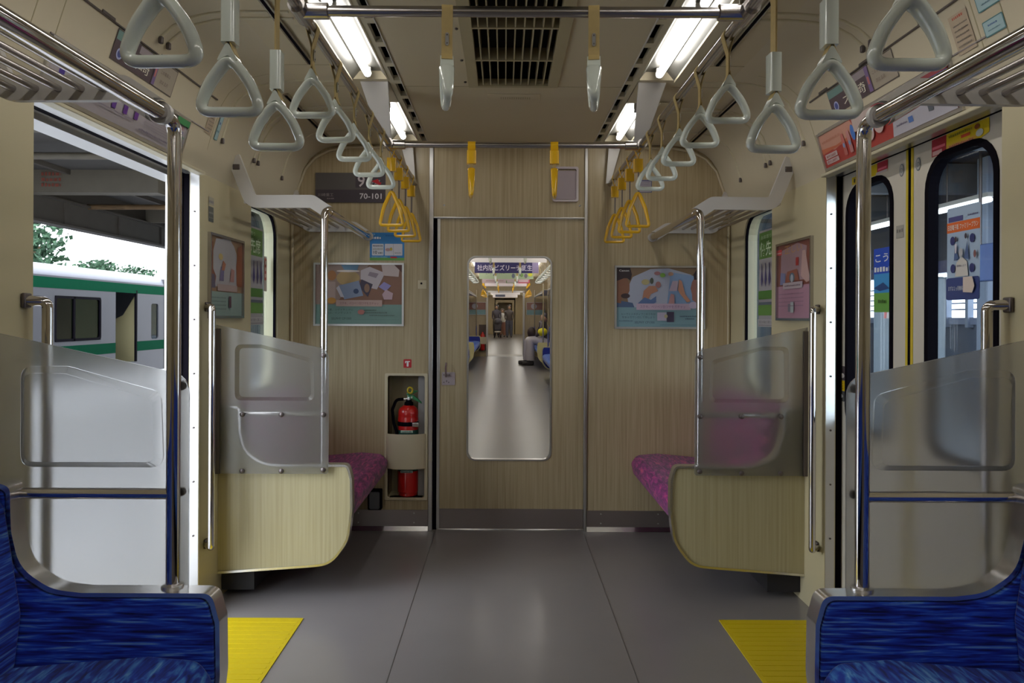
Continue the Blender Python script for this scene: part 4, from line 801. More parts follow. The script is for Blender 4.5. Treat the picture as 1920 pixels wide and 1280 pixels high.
# ================================================================== SEATS, ARM PANELS, FROSTED SCREENS
arm_path = [(1.286, .853), (1.215, .853), (1.188, .843), (1.185, .74), (1.165, .655), (1.09, .605), (1.02, .597), (.715, .597), (.697, .53), (.695, .40), (.712, .26), (.79, .155), (.90, .145), (1.286, .116)]
arm_rad = [0, .03, .03, .15, .10, .12, .1, .03, .03, .2, .16, .12, .2, 0]
ARM = fillet([(x, z) for x, z in arm_path], arm_rad, 5)
SCR = fillet([(1.286, .56), (1.286, 1.207), (.797, 1.100), (.797, .56)], [0, 0, .055, .012], 6, closed=True)
def seat_end(s, yp, far, desc):
    sn = 'left' if s < 0 else 'right'
    y0, y1 = (yp - .012, yp + .036) if far else (yp - .045, yp + .008)
    t = thing('seat_end_panel', desc, 'seat end panel', (s * 1.0, (y0 + y1) / 2, .12), 'seat end panels')
    P = mir(ARM, s)
    core = MB().prism(mir(fillet([(x + (.006 if x < 1.28 else 0), z - (.006 if z > .3 else -.006)) for x, z in arm_path], arm_rad, 5), s), y0 + .006, y1 - .002, 'y')
    obj('panel_board', core, M['wood2'] if far else M['steel'], t)
    mb = band(MB(), P, y0, y1, .010, side=(1 if s > 0 else -1) * 1); obj('metal_edging', mb, M['steel'], t, smooth=50)
    if not far:
        q = mir(fillet([(min(x + .013, 1.286), z - (.013 if z > .3 else -.013)) for x, z in arm_path], arm_rad, 5), s)
        obj('fabric_face', MB().prism(q, y0 - .002, y0 + .008, 'y'), M['blue'], t, bevel=.004)
    # frosted screen on the doorway side
    ys = (yp - .030) if far else (yp + .022)
    sc = thing('frosted_screen', 'frosted translucent partition screen at the %s %s seat end' % (sn, 'magenta' if far else 'blue'), 'partition screen', (s * 1.04, ys, .56), 'frosted partition screens')
    out = fillet([(1.205, .878), (1.205, 1.122), (1.09, 1.122), (.865, 1.06), (.858, .878)], .03, 5, closed=True); inn = fillet([(1.189, .892), (1.189, 1.105), (1.092, 1.105), (.882, 1.045), (.875, .892)], .022, 5, closed=True)
    d = 1 if not far else -1
    N = len(out); SC = mir(SCR, s); mb = MB()
    for y_, inv in ((ys - d * .003, 0), (ys + d * .003, 1)):
        bm = bmesh.new(); ed = []
        for loop in (SC, mir(out, s)):
            vv = [bm.verts.new((x, y_, z)) for x, z in loop]; ed += [bm.edges.new((vv[i], vv[(i + 1) % len(vv)])) for i in range(len(vv))]
        bmesh.ops.triangle_fill(bm, use_beauty=True, use_dissolve=False, edges=ed, normal=(0, 1, 0)); bm.verts.index_update()
        mb.add([tuple(v.co) for v in bm.verts], [tuple(v.index for v in f.verts) for f in bm.faces]); bm.free()
        v = [(s * x, y_, z) for x, z in out] + [(s * x, y_ - d * .012, z) for x, z in inn]
        mb.add(v, [(i, (i + 1) % N, N + (i + 1) % N, N + i) for i in range(N)] + [tuple(range(N, 2 * N))])
    n_ = len(SC); mb.add([(x, ys - .003, z) for x, z in SC] + [(x, ys + .003, z) for x, z in SC], [(i, (i + 1) % n_, n_ + (i + 1) % n_, n_ + i) for i in range(n_)])
    pn = obj('screen_sheet', mb, M['frost'], sc, weld=True)
    mb = MB()
    pts = [(.818, 1.075), (.818, .818), (.818, .578)] + ([(1.0, .818), (1.17, .818), (1.0, .572), (1.17, .572)] if far else [])
    dd = -1 if far else 1
    for x, z in pts: mb.lathe([(.011, 0), (.011, dd * .006), (.006, dd * .010)], (s * x, ys + dd * .004, z), 12, axis='y')
    obj('bolt', mb, M['bolt'], sc, smooth=40)
    mb = MB().box(s * 1.268, s * 1.286, ys - .010, ys + .010, .56, 1.19); obj('edge_channel', mb, M['bolt'], sc)
    # pole with the cross rail
    p = thing('grab_pole', 'polished vertical pole at the %s %s seat end, bent into the luggage rack rail' % (sn, 'magenta' if far else 'blue'), 'grab pole', (s * .826, yp, .597), 'seat end grab poles')
    X = s * .826; e_ = .085 if far else -.08
    path = fillet([(X, yp, .598), (X, yp, 1.711), (X, yp + e_, 1.711)], .075, 10)
    obj('pole', MB().tube(path, .0165, 16), M['chrome'], p, smooth=60)
    obj('cross_rail', MB().tube([(X, yp, .819), (s * 1.19, yp, .819)], .0135, 14), M['chrome'], p, smooth=60)
    obj('pole_foot', MB().lathe([(.026, .597), (.026, .602), (.018, .606)], (X, yp, 0), 16), M['steel'], p, smooth=40)
YN, YF = 1.79, 3.28
for s, sn in ((-1, 'left'), (1, 'right')):
    seat_end(s, YN, False, 'seat end panel with blue fabric and bright metal edge at the %s foreground' % sn)
    seat_end(s, YF, True, 'pale wood seat end panel with a metal edge beside the %s magenta seat' % sn)
def bench(s, y0, y1, fm, cm, label, name='bench_seat'):
    t = thing(name, label, 'bench seat', (s * 1.0, (y0 + y1) / 2, 0))
    c = fillet([(1.20, .36), (1.20, .425), (.86, .455), (.74, .445), (.708, .40), (.725, .325), (.95, .30)], [0, .02, .08, .05, .03, .03, 0], 5, closed=True)
    obj('seat_cushion', MB().prism(mir(c, s), y0, y1, 'y'), cm, t, smooth=50, bevel=.012)
    b = fillet([(1.286, .42), (1.286, .845), (1.235, .845), (1.195, .80), (1.155, .55), (1.17, .42)], [0, 0, .03, .05, .06, 0], 5, closed=True)
    obj('seat_back', MB().prism(mir(b, s), y0, y1, 'y'), fm, t, smooth=50, bevel=.01)
    obj('under_panel', MB().box(s * 1.14, s * 1.286, y0, y1, .03, .40), M['dark'], t)  # panel coloured dark to stand for the shade under the seat
    mb = MB()
    for y in [y0 + .1 + i * .55 for i in range(int((y1 - y0) / .55) + 1)]: mb.prism(mir([(1.14, .12), (1.14, .31), (.8, .31), (.8, .29)], s), y, y + .02, 'y')
    obj('cantilever_bracket', mb, M['dark'], t)
    return t
for s, sn in ((-1, 'left'), (1, 'right')):
    bench(s, -1.6, YN - .047, M['blue'], M['blue2'], 'blue moquette bench seat at the %s edge of the foreground' % sn)
    bench(s, YF + .038, YE - .002, M['purple'], M['purple'], 'magenta priority bench seat on the %s beside the end wall' % sn)

# ================================================================== LUGGAGE RACKS
def rack(s, y0, y1, label, ends):
    t = thing('luggage_rack', label, 'luggage rack', (s * 1.05, (y0 + y1) / 2, 1.75), 'luggage racks')
    obj('front_rail', MB().tube([(s * .826, y0, 1.7125), (s * .826, y1, 1.7125)], .0185, 18), M['chrome'], t, smooth=60)
    obj('rail_collar', MB().tube([(s * .826, y1 - .004, 1.7125), (s * .826, y1 + .012, 1.7125)], .026, 16), M['white'], t, smooth=50)
    for i in range(6): obj('rack_bar', MB().tube([(s * (.945 + i * .052), y0 + .004, 1.760), (s * (.945 + i * .052), y1 - .004, 1.760)], .008, 10), M['satin'], t, smooth=60)
    mid = fillet([(1.262, 1.965), (1.18, 1.762), (.905, 1.764), (.826, 1.7125)], [0, .05, .03, 0], 6)
    for ye in ends:
        P = [Vector(p) for p in mid]; L = []; R = []
        for i, p in enumerate(P):
            d_ = (P[min(i + 1, len(P) - 1)] - P[max(i - 1, 0)]).normalized(); nn = Vector((-d_.y, d_.x)); f = i / (len(P) - 1); hw = .029
            L.append(p + nn * hw); R.append(p - nn * hw)
        dirv = (P[-1] - P[-2]).normalized(); a0 = math.atan2((L[-1] - P[-1]).y, (L[-1] - P[-1]).x)
        cap = [(P[-1].x + .029 * math.cos(a0 + PI * k / 8), P[-1].y + .029 * math.sin(a0 + PI * k / 8)) for k in range(1, 8)]
        poly = [tuple(p) for p in L] + cap + [tuple(p) for p in reversed(R)]
        mb = MB().prism([(s * x, z) for x, z in poly], ye - .009, ye + .009, 'y')
        b = obj('bracket', mb, M['white'], t, bevel=.002)
        obj('mount', MB().box(s * 1.23, s * 1.262, ye - .012, ye + .012, 1.905, 1.93), M['bolt'], b, bevel=.003)
    return t
for s, sn in ((-1, 'left'), (1, 'right')):
    rack(s, -.6, 1.716, 'chrome bar luggage rack in the %s foreground' % sn, (1.706, .6))
    rack(s, 3.366, 4.345, 'chrome bar luggage rack over the %s magenta seat' % sn, (3.378, 4.325))

# door grab handles
for s, sn in ((-1, 'left'), (1, 'right')):
    for y, ym, lab in ((3.072, 3.135, 'nearer the end wall'), (1.965, 1.948, 'nearer the camera')):
        t = thing('door_grab_handle', 'vertical steel grab handle beside the %s doorway, %s' % (sn, lab), 'grab handle', (s * W, ym, .3), 'doorway grab handles')
        xr = 1.236
        path = fillet([(s * 1.284, ym, 1.283), (s * xr, y, 1.283), (s * xr, y, .29), (s * 1.284, ym, .29)], .018, 5)
        obj('rod', MB().tube(path, .0135, 14), M['chrome'], t, smooth=60)
        mb = MB()
        for z in (1.283, .29): mb.box(s * 1.275, s * W, ym - .016, ym + .016, z - .02, z + .02)
        obj('mount', mb, M['bolt'], t, bevel=.004)

# ================================================================== STRAP RAILS
RXS = {-1: .554, 1: .577}; RZ, RR = 2.02, .0145
Y1C, Y2C = 1.895, 3.365
for s, sn in ((-1, 'left'), (1, 'right')):
    t = thing('strap_rail', 'long steel rail for the hanging straps on the %s side' % sn, 'strap rail', (s * RXS[s], 2, RZ), 'lengthwise strap rails')
    obj('rail', MB().tube([(s * RXS[s], -1.6, RZ), (s * RXS[s], 4.34, RZ)], RR, 16), M['satin'], t, smooth=60)
    for y in (Y1C, Y2C):
        mb = MB().tube([(s * RXS[s], y - .045, RZ), (s * RXS[s], y + .045, RZ)], .022, 14); mb.tube([(s * RXS[s], y, RZ), (s * (RXS[s] - .07), y, RZ)], .021, 14)
        obj('joint_sleeve', mb, M['satin'], t, smooth=50)
    obj('hanger', MB().tube([(s * RXS[s], Y1C, RZ), (s * RXS[s], Y1C - .0, CE)], .017, 14), M['chrome'], t, smooth=60)
    # flat plate hangers
    x0, x1 = .535, .655
    mb = MB().prism(mir([(x0 + .01, RZ), (x0 + .025, RZ - .012), (x1 - .06, RZ + .01), (x1, CE), (x0 - .0, CE)], s), Y2C - .006, Y2C + .006, 'y'); mb.v = [(x, y - .17 * max(0, z - RZ - .03) / .2, z) for x, y, z in mb.v]; obj('plate_hanger', mb, M['white'], t, bevel=.002)
    mb = MB().prism(mir([(.548, RZ - .005), (.575, RZ), (.64, CE), (.565, CE)], s), 4.300, 4.312, 'y'); obj('plate_hanger', mb, M['white'], t, bevel=.002)
for y, lab in ((Y1C, 'nearer'), (Y2C, 'farther')):
    t = thing('cross_rail', '%s steel cross rail between the two strap rails' % lab, 'strap rail', (0, y, RZ), 'cross rails')
    obj('rail', MB().tube([(-RXS[-1], y, RZ), (RXS[1], y, RZ)], .0135, 16), M['satin'], t, smooth=60)

# ---- strap prototypes, origin on the rail centre; the rail runs along Y
def tri_ring(mb, zt, zb_, w_, rb, apex=.042, rc=.026, thick=.021):
    """rounded triangle in the XZ plane; wide flat apex, round bottom bar"""
    hw = w_ / 2 - rb; zp = zt - .55 * apex
    tip = zp if thick > .02 else zt - .006
    pts = fillet([(0, tip), (hw * .68, (tip + zb_) / 2 + .004), (hw * 1.04, zb_ + rb), (-hw * 1.04, zb_ + rb), (-hw * .68, (tip + zb_) / 2 + .004)], [.022 if thick > .02 else .012, .12, rc, rc, .12], 7, closed=True)
    sec = []
    for x, z in pts:
        f = max(0, min(1, (z - zb_ - rb) / (zt - zb_ - rb))); sec.append((rb + (apex / 2 - rb) * f ** .5, rb * (1 - f) + min(thick, .017) / 2 * f + .001 * math.sin(PI * f)))
    mb.tube([(x, 0, z) for x, z in pts], 0, 12, closed=True, sec=sec)
    if thick > .02:
        g = fillet([(0, zt), (.022, zt - .042), (0, zt - .026), (-.022, zt - .042)], [.006, .004, .012, .004], 4, closed=True)
        mb.prism(g, -apex * .40, apex * .40, 'y')
    return mb
def strap(kind):
    root = thing('hanging_strap', '', 'hanging strap', (0, 0, 0))
    col = M['yellow'] if kind.startswith('y') else M['ring']; bcol = M['yellow'] if kind == 'yf' else M['belt']; bcol = M['yellow'] if kind == 'y' else bcol
    bw = .014
    def belt(z1, spread_top=.016, zj=-.045, w_=bw):
        mb = MB()
        arc = [(.0165 * math.cos(a), .0165 * math.sin(a)) for a in [math.radians(d_) for d_ in range(-20, 201, 20)]]
        path = [(.002, z1), (.002, zj - .01), (.004, zj)] + arc + [(-.004, zj), (-.002, zj - .01), (-.002, z1)]
        return band(mb, path, -w_, w_, .0022)
    if kind == 'low':
        obj('belt', belt(-.262), bcol, root, smooth=50)
        obj('sleeve', MB().prism(rrect(-.0125, -.018, .0125, .018, .004, 3), -.262, -.174, 'z'), M['ring'], root, smooth=60)
        mb = MB(); band(mb, [(.003, -.262), (.012, -.285)], -bw, bw, .002); band(mb, [(-.003, -.262), (-.012, -.285)], -bw, bw, .002); obj('belt_tail', mb, bcol, root)
        obj('ring', tri_ring(MB(), -.260, -.400, .136, .0100), col, root, smooth=60)
    elif kind == 'high':
        obj('belt', belt(-.105), bcol, root, smooth=50)
        mb = MB(); band(mb, [(.002, -.1), (.003, -.11), (.010, -.124)], -bw, bw, .002); band(mb, [(-.002, -.1), (-.003, -.11), (-.010, -.124)], -bw, bw, .002); obj('belt_tail', mb, bcol, root)
        mb = MB().prism(rrect(-.0045, -.088, .0045, -.055, .0044, 4), -.001, .001, 'y'); mb.v = [(.0050 + y, x, z) for x, y, z in mb.v]; c = obj('clip', mb, M['alu'], root)
        mb = MB()
        for z in (-.061, -.082): mb.lathe([(.0018, .0), (.0018, .0015)], (.006, 0, z), 8, axis='x')
        obj('clip_screw', mb, M['bolt'], c)
        obj('ring', tri_ring(MB(), -.106, -.242, .134, .0094), col, root, smooth=60)
    elif kind == 'y':
        obj('belt', belt(-.05, zj=-.04, w_=.011), bcol, root, smooth=50)
        obj('sleeve', MB().prism(rrect(-.021, -.017, .021, .017, .004, 3), -.108, -.048, 'z'), col, root, smooth=60)
        mb = MB().tube([(0, -.006, -.108), (0, -.004, -.198)], .0022, 6); mb.tube([(.004, .006, -.108), (.003, .004, -.198)], .0022, 6); obj('cord', mb, M['bolt'], root)
        obj('ring', tri_ring(MB(), -.186, -.362, .118, .0072, apex=.03, rc=.012, thick=.02), col, root, smooth=60)
    elif kind == 'yf':
        obj('belt', belt(-.03, zj=-.025, w_=.017), M['yellow'], root, smooth=50)
        obj('sleeve', MB().prism(rrect(-.017, -.021, .017, .021, .004, 3), -.085, -.027, 'z'), col, root, smooth=60)
        obj('cord', MB().box(-.004, .004, -.008, .008, -.1, -.085), M['belt'], root)
        obj('ring', tri_ring(MB(), -.092, -.236, .118, .0072, apex=.034, rc=.014, thick=.012), col, root, smooth=60)
    return root
protos = {}
def put(kind, x, y, rz, label, group, z=RZ):
    if kind not in protos:
        r = strap(kind); protos[kind] = r; r.location = (x, y, z); r.rotation_euler = (0, 0, rz); r['label'] = label; r['group'] = group; return r
    return dup(protos[kind], (x, y, z), rz, label, group)
ordn = ['first', 'second', 'third', 'fourth', 'fifth', 'sixth', 'seventh', 'eighth', 'ninth']
for s, sn in ((-1, 'left'), (1, 'right')):
    ys = [1.13, 1.41, 1.70]
    if s > 0: ys = [.85] + ys
    for i, y in enumerate(ys): put('low', s * RXS[s], y, random.uniform(-.05, .05), 'white triangular strap with a long sleeve, %s on the %s rail from the camera' % (ordn[i], sn), 'white straps on the %s rail' % sn)
    for i, y in enumerate([2.014, 2.295, 2.576, 2.858, 3.13] if s < 0 else [2.05, 2.345, 2.63, 2.91, 3.143]): put('high', s * RXS[s], y, random.uniform(-.07, .07), 'white triangular strap without sleeve, %s beyond the nearer cross rail on the %s' % (ordn[i], sn), 'white straps on the %s rail' % sn)
    for i, y in enumerate([3.43, 3.66, 3.90, 4.15]): put('y', s * RXS[s], y, random.uniform(-.06, .06), 'yellow triangular strap over the %s magenta seat, %s from the farther cross rail' % (sn, ordn[i]), 'yellow straps on the %s rail' % sn)
    put('high', s * .1865 + .004, Y1C, -PI / 2 + s * -.12, 'white strap hanging edge-on from the %s half of the nearer cross rail' % sn, 'white straps on the nearer cross rail')
    put('yf', s * .1870 + .002, Y2C, PI / 2 + s * -.08, 'yellow strap hanging edge-on from the %s half of the farther cross rail' % sn, 'yellow straps on the farther cross rail')

# ================================================================== NEXT CARS THROUGH THE DOOR WINDOW
ORD = ['first', 'second', 'third', 'fourth', 'fifth', 'sixth', 'seventh', 'eighth', 'ninth', 'tenth']
def shell(y0, y1, tag_, hole=.52, last=False):
    def lab(x): return x + (' of the second carriage' if tag_ == 2 else ' of the third carriage')
    mb = MB().box(-1.35, 1.35, y0, y1, -.05, 0).sl(); struct('floor_carriage_%d' % tag_, mb, M['floor2'], lab('glossy grey floor'), 'floor')
    mb = MB().box(-1.35, -1.287, y0, y1, 0, 2.2); mb.box(1.287, 1.35, y0, y1, 0, 2.2)
    mb.sl(); struct('wall_carriage_%d' % tag_, mb, M['cream'], lab('cream side walls'), 'wall')
    mb = MB().box(-1.35, 1.35, y0, y1, 2.25, 2.3); mb.prism(mir([(1.29, 1.84), (1.2, 2.12), (.95, 2.25), (1.29, 2.25)], 1), y0, y1, 'y'); mb.prism(mir([(1.29, 1.84), (1.2, 2.12), (.95, 2.25), (1.29, 2.25)], -1), y0, y1, 'y')
    mb.sl(); struct('ceiling_carriage_%d' % tag_, mb, M['ceil'], lab('beige ceiling'), 'ceiling')
    mb = MB()
    for x0, x1 in ((-1.33, -hole), (hole, 1.33)): mb.box(x0, x1, y1, y1 + .06, 0, 2.3)
    mb.box(-hole, hole, y1, y1 + .06, 1.84, 2.3)
    if last: mb.box(-hole, -.42, y1, y1 + .06, 0, 1.84); mb.box(.42, hole, y1, y1 + .06, 0, 1.84); mb.box(-.6, .6, y1 + 1.5, y1 + 1.56, -.1, 2.3); mb.box(-.6, -.55, y1, y1 + 1.5, -.1, 2.3); mb.box(.55, .6, y1, y1 + 1.5, -.1, 2.3); mb.box(-.6, .6, y1, y1 + 1.5, 2.0, 2.1); mb.box(-.6, .6, y1, y1 + 1.5, -.1, 0)
    mb.sl(); struct('wall_end_%d' % tag_, mb, M['wood'], lab('wood grain far end wall'), 'wall')
    for s in (-1, 1):
        for k in range(int((y1 - y0) / 2.2)):
            a, b = y0 + .5 + k * 2.2, y0 + 2.3 + k * 2.2
            mb = MB().box(s * .58, s * .64, a, b, 2.20, 2.245).sl(); t = tag(obj('ceiling_tube', mb, M['tube_far']), '%s bare ceiling tube down the %s side of the %s carriage' % (ORD[k], 'left' if s < 0 else 'right', 'second' if tag_ == 2 else 'third'), 'ceiling light', 'ceiling tubes of the farther carriages')
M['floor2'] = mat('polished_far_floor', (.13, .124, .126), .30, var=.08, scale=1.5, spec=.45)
G0, G1 = YE + .05, 5.25
mb = MB().box(-.50, .50, G0, G1, -.05, 0); mb.box(-.54, -.5, G0, G1, -.05, 2.3); mb.box(.5, .54, G0, G1, -.05, 2.3); mb.box(-.54, .54, G0, G1, 2.2, 2.3)
struct('wall_gangway', mb, pm(srgb(135, 132, 130)), 'grey gangway passage behind the door', 'wall')
mb = MB()
for x0, x1 in ((-1.33, -.5), (.5, 1.33)): mb.box(x0, x1, G1, G1 + .05, 0, 2.3)
struct('wall_end_near', mb, M['wood'], 'near end wall of the second carriage', 'wall')
shell(G1, 21.4, 2)
mb = MB().box(-.55, .55, 21.46, 22.5, -.05, 0); mb.box(-.56, -.52, 21.46, 22.5, 0, 2.2); mb.box(.52, .56, 21.46, 22.5, 0, 2.2); mb.box(-.56, .56, 21.46, 22.5, 2.0, 2.1); mb.sl()
struct('wall_gangway_2', mb, pm(srgb(150, 148, 145)), 'grey passage between the second and third carriages', 'wall')
shell(22.5, 43.5, 3, last=True)
mb = MB().box(-.55, -.50, 21.36, 21.4, 0, 1.86); mb.box(.50, .55, 21.36, 21.4, 0, 1.86); mb.box(-.55, .55, 21.36, 21.4, 1.83, 1.88); mb.sl(); struct('trim_%d' % tn, mb, M['alu'], 'metal frame of the far gangway opening', 'door trim'); tn += 1
# hanging banners
def banner(y, fn, label, zb_=1.885, h_=.30, w_=1.02):
    z0 = zb_ + slope(y); t = thing('hanging_banner', label, 'banner', (0, y, z0), 'hanging paper banners in the second carriage')
    obj('sheet', MB().box(-w_ / 2, w_ / 2, y + .001, y + .006, z0, z0 + h_), pm(srgb(175, 170, 172)), t)
    a = Art((-w_ / 2, y, z0), (1, 0, 0), (0, 0, 1), (0, -1, 0)); a.e = .001; fn(a, w_, h_); a.build('print', t)
    obj('holder', MB().box(-.3, -.26, y - .01, y + .01, z0 + h_ - .02, 2.25 + slope(y)).box(.26, .3, y - .01, y + .01, z0 + h_ - .02, 2.25 + slope(y)), M['alu'], t)
banner(9.6, lambda a, w_, h_: a.rect(0, 0, w_, h_, srgb(205, 198, 200)), 'blank pale banner hanging first in the second carriage', 1.90)
def b_navy(a, w_, h_):
    a.rect(0, 0, w_, h_, srgb(38, 34, 84)); a.rect(w_ * .9, 0, w_, h_, srgb(130, 118, 150)); a.text('社内版ビズリーチ誕生', w_ * .04, h_ * .12, h_ * .32, srgb(185, 178, 195), w=w_ * .86, bold=True)
banner(11.9, b_navy, 'navy banner with large white Japanese lettering')
def b_green(a, w_, h_):
    a.rect(0, 0, w_, h_, srgb(150, 165, 135)); a.text('エーザイファンデー', w_ * .12, h_ * .28, h_ * .16, srgb(75, 80, 85), w=w_ * .35); a.ell(w_ * .63, h_ * .2, w_ * .03, h_ * .15, srgb(95, 100, 115)); a.ell(w_ * .78, h_ * .25, w_ * .03, h_ * .12, srgb(105, 140, 75)); a.ell(w_ * .86, h_ * .2, w_ * .03, h_ * .14, srgb(100, 92, 105)); a.ell(w_ * .94, h_ * .28, w_ * .04, h_ * .12, srgb(180, 180, 50))
banner(14.0, b_green, 'pale green banner with small coloured fruit shapes')
def b_pink(a, w_, h_):
    a.rect(0, 0, w_, h_, srgb(165, 148, 152)); a.rect(w_ * .5, 0, w_ * .7, h_ * .2, srgb(95, 120, 80)); a.rect(w_ * .52, h_ * .04, w_ * .68, h_ * .2, srgb(165, 155, 158)); a.rect(w_ * .76, 0, w_, h_ * .25, srgb(175, 75, 95)); a.rect(w_ * .77, h_ * .08, w_ * .97, h_ * .25, srgb(185, 155, 165)); a.scribble(w_ * .08, h_ * .15, w_ * .45, h_ * .05, srgb(130, 100, 95))
banner(16.0, b_pink, 'pink and green edged banner behind the green one')
banner(18.2, lambda a, w_, h_: a.rect(0, 0, w_, h_, srgb(200, 190, 195)), 'blank pale banner hanging last in the second carriage', 1.90)
banner(26.0, lambda a, w_, h_: a.rect(0, 0, w_, h_, srgb(190, 185, 188)), 'pale banner hanging in the third carriage')
banner(31.0, lambda a, w_, h_: (a.rect(0, 0, w_, h_, srgb(190, 185, 188)), a.rect(w_ * .1, h_ * .1, w_ * .5, h_ * .5, srgb(60, 65, 85))), 'dark marked banner farther down the third carriage')
# benches, panels and poles of the second car
bi = 0
for s, sn in ((-1, 'left'), (1, 'right')):
    for y0, y1, w1 in ((5.6, 6.6, 'first'), (8.6, 14.6, 'middle'), (16.5, 21.2, 'farthest')):
        t = thing('bench_seat', 'blue bench seat with cream ends, the %s on the %s of the second carriage' % (w1, sn), 'bench seat', (s * 1.0, (y0 + y1) / 2, slope(y0)), 'benches of the second carriage')
        c = fillet([(1.286, .36), (1.286, .43), (.86, .455), (.74, .445), (.708, .40), (.725, .325), (.95, .30)], [0, .02, .08, .05, .03, .03, 0], 3, closed=True)
        obj('seat_cushion', MB().prism(mir(c, s), y0 + .05, y1 - .05, 'y').sl(), M['blue2'], t, smooth=50)
        obj('seat_back', MB().box(s * 1.17, s * 1.286, y0 + .05, y1 - .05, .42, .86).sl(), M['blue'], t, bevel=.02)
        for y, inner in ((y0, False), (y1, True)):
            pn = obj('end_panel', MB().prism(mir(ARM, s), y - .025, y + .025, 'y').sl(), pm(srgb(175, 170, 130)), t)
            if inner: obj('fabric_face', MB().prism(mir(fillet([(min(x + .02, 1.286), z - (.02 if z > .3 else -.02)) for x, z in arm_path], arm_rad, 5), s), y - .031, y - .024, 'y').sl(), pm(srgb(20, 40, 130)), pn)
        for y in (y0, y1):
            p = thing('grab_pole', 'chrome pole at the %s end of the %s %s bench in the second carriage' % ('near' if y == y0 else 'far', w1, sn), 'grab pole', (s * .826, y, slope(y)), 'poles of the second carriage')
            obj('pole', MB().tube([(s * .826, y, .58), (s * .826, y, 1.9)], .017, 10).sl(), M['chrome'], p, smooth=60)
        t = tag(obj('rack_rail', MB().tube([(s * .826, y0, 1.7), (s * .826, y1, 1.7)], .018, 10).sl().box(s * .84, s * 1.28, y0, y1, 1.76 + slope(y0), 1.77 + slope(y0)), M['white']), 'pale luggage rack over the %s %s bench of the second carriage' % (w1, sn), 'luggage rack', 'luggage racks of the second carriage')
for s in (-1, 1):
    for k, y in enumerate((8.0, 10.6, 13.0, 15.4, 17.6, 20.0)):
        put('high' if k < 4 else 'yf', s * .187, y, PI / 2, 'tiny strap %s down the middle %s row of the second carriage' % (ordn[k], 'left' if s < 0 else 'right'), 'straps down the middle of the second carriage', RZ + slope(y))
    for k in range(9):
        y = 9.0 + k * .55; put('high', s * RXS[s], y, 0, 'tiny white strap on the %s rail of the second carriage, %s of the row' % ('left' if s < 0 else 'right', ordn[k]), 'side straps of the second carriage', RZ + slope(y))
    for k in range(5):
        y = 18.2 + k * .5; put('y', s * RXS[s], y, 0, 'tiny yellow strap on the %s rail of the second carriage, %s of the row' % ('left' if s < 0 else 'right', ordn[k]), 'yellow side straps of the second carriage', RZ + slope(y))
# end wall items of the second car
yy = 21.39
def far_poster(x0, x1, z0, z1, label, dark):
    z0 += slope(yy); z1 += slope(yy); t = thing('advert_poster', label, 'poster', ((x0 + x1) / 2, yy, z0), 'posters on the far end wall'); obj('frame', MB().box(x0, x1, yy - .01, yy, z0, z1), M['alu'], t)
    a = Art((x0, yy - .012, z0), (1, 0, 0), (0, 0, 1), (0, -1, 0)); a.e = .001; w_, h_ = x1 - x0, z1 - z0; a.rect(.01, .01, w_ - .01, h_ * .4, srgb(105, 135, 138)); a.rect(.01, h_ * .4, w_ - .01, h_ - .01, dark); a.ell(w_ * .4, h_ * .68, w_ * .16, h_ * .22, srgb(150, 148, 158)); a.build('poster_sheet', t)
far_poster(-1.09, -.56, 1.19, 1.557, 'small framed poster on the far end wall, left of the opening', srgb(120, 85, 75)); far_poster(.60, 1.13, 1.19, 1.557, 'small framed poster on the far end wall, right of the opening', srgb(130, 95, 85))
def far_ext(x, y, label):
    z = slope(y); t = thing('fire_extinguisher', label, 'fire extinguisher', (x, y, z + .18), 'far fire extinguishers')
    obj('niche', MB().box(x - .11, x + .11, y - .005, y - .001, .16 + z, .91 + z), pm(srgb(72, 58, 48)), t); obj('cylinder', MB().lathe([(.055, .18 + z), (.06, .2 + z), (.06, .62 + z), (.03, .66 + z), (.02, .7 + z)], (x, y - .07, 0), 14), M['red'], t, smooth=40); obj('retaining_band', MB().box(x - .115, x + .115, y - .145, y - .135, .36 + z, .56 + z), M['ceil'], t)
far_ext(-.65, 21.4, 'small red extinguisher on the far end wall of the second carriage')
far_ext(-.70, 43.5, 'tiny red extinguisher at the far end of the third carriage') if False else None

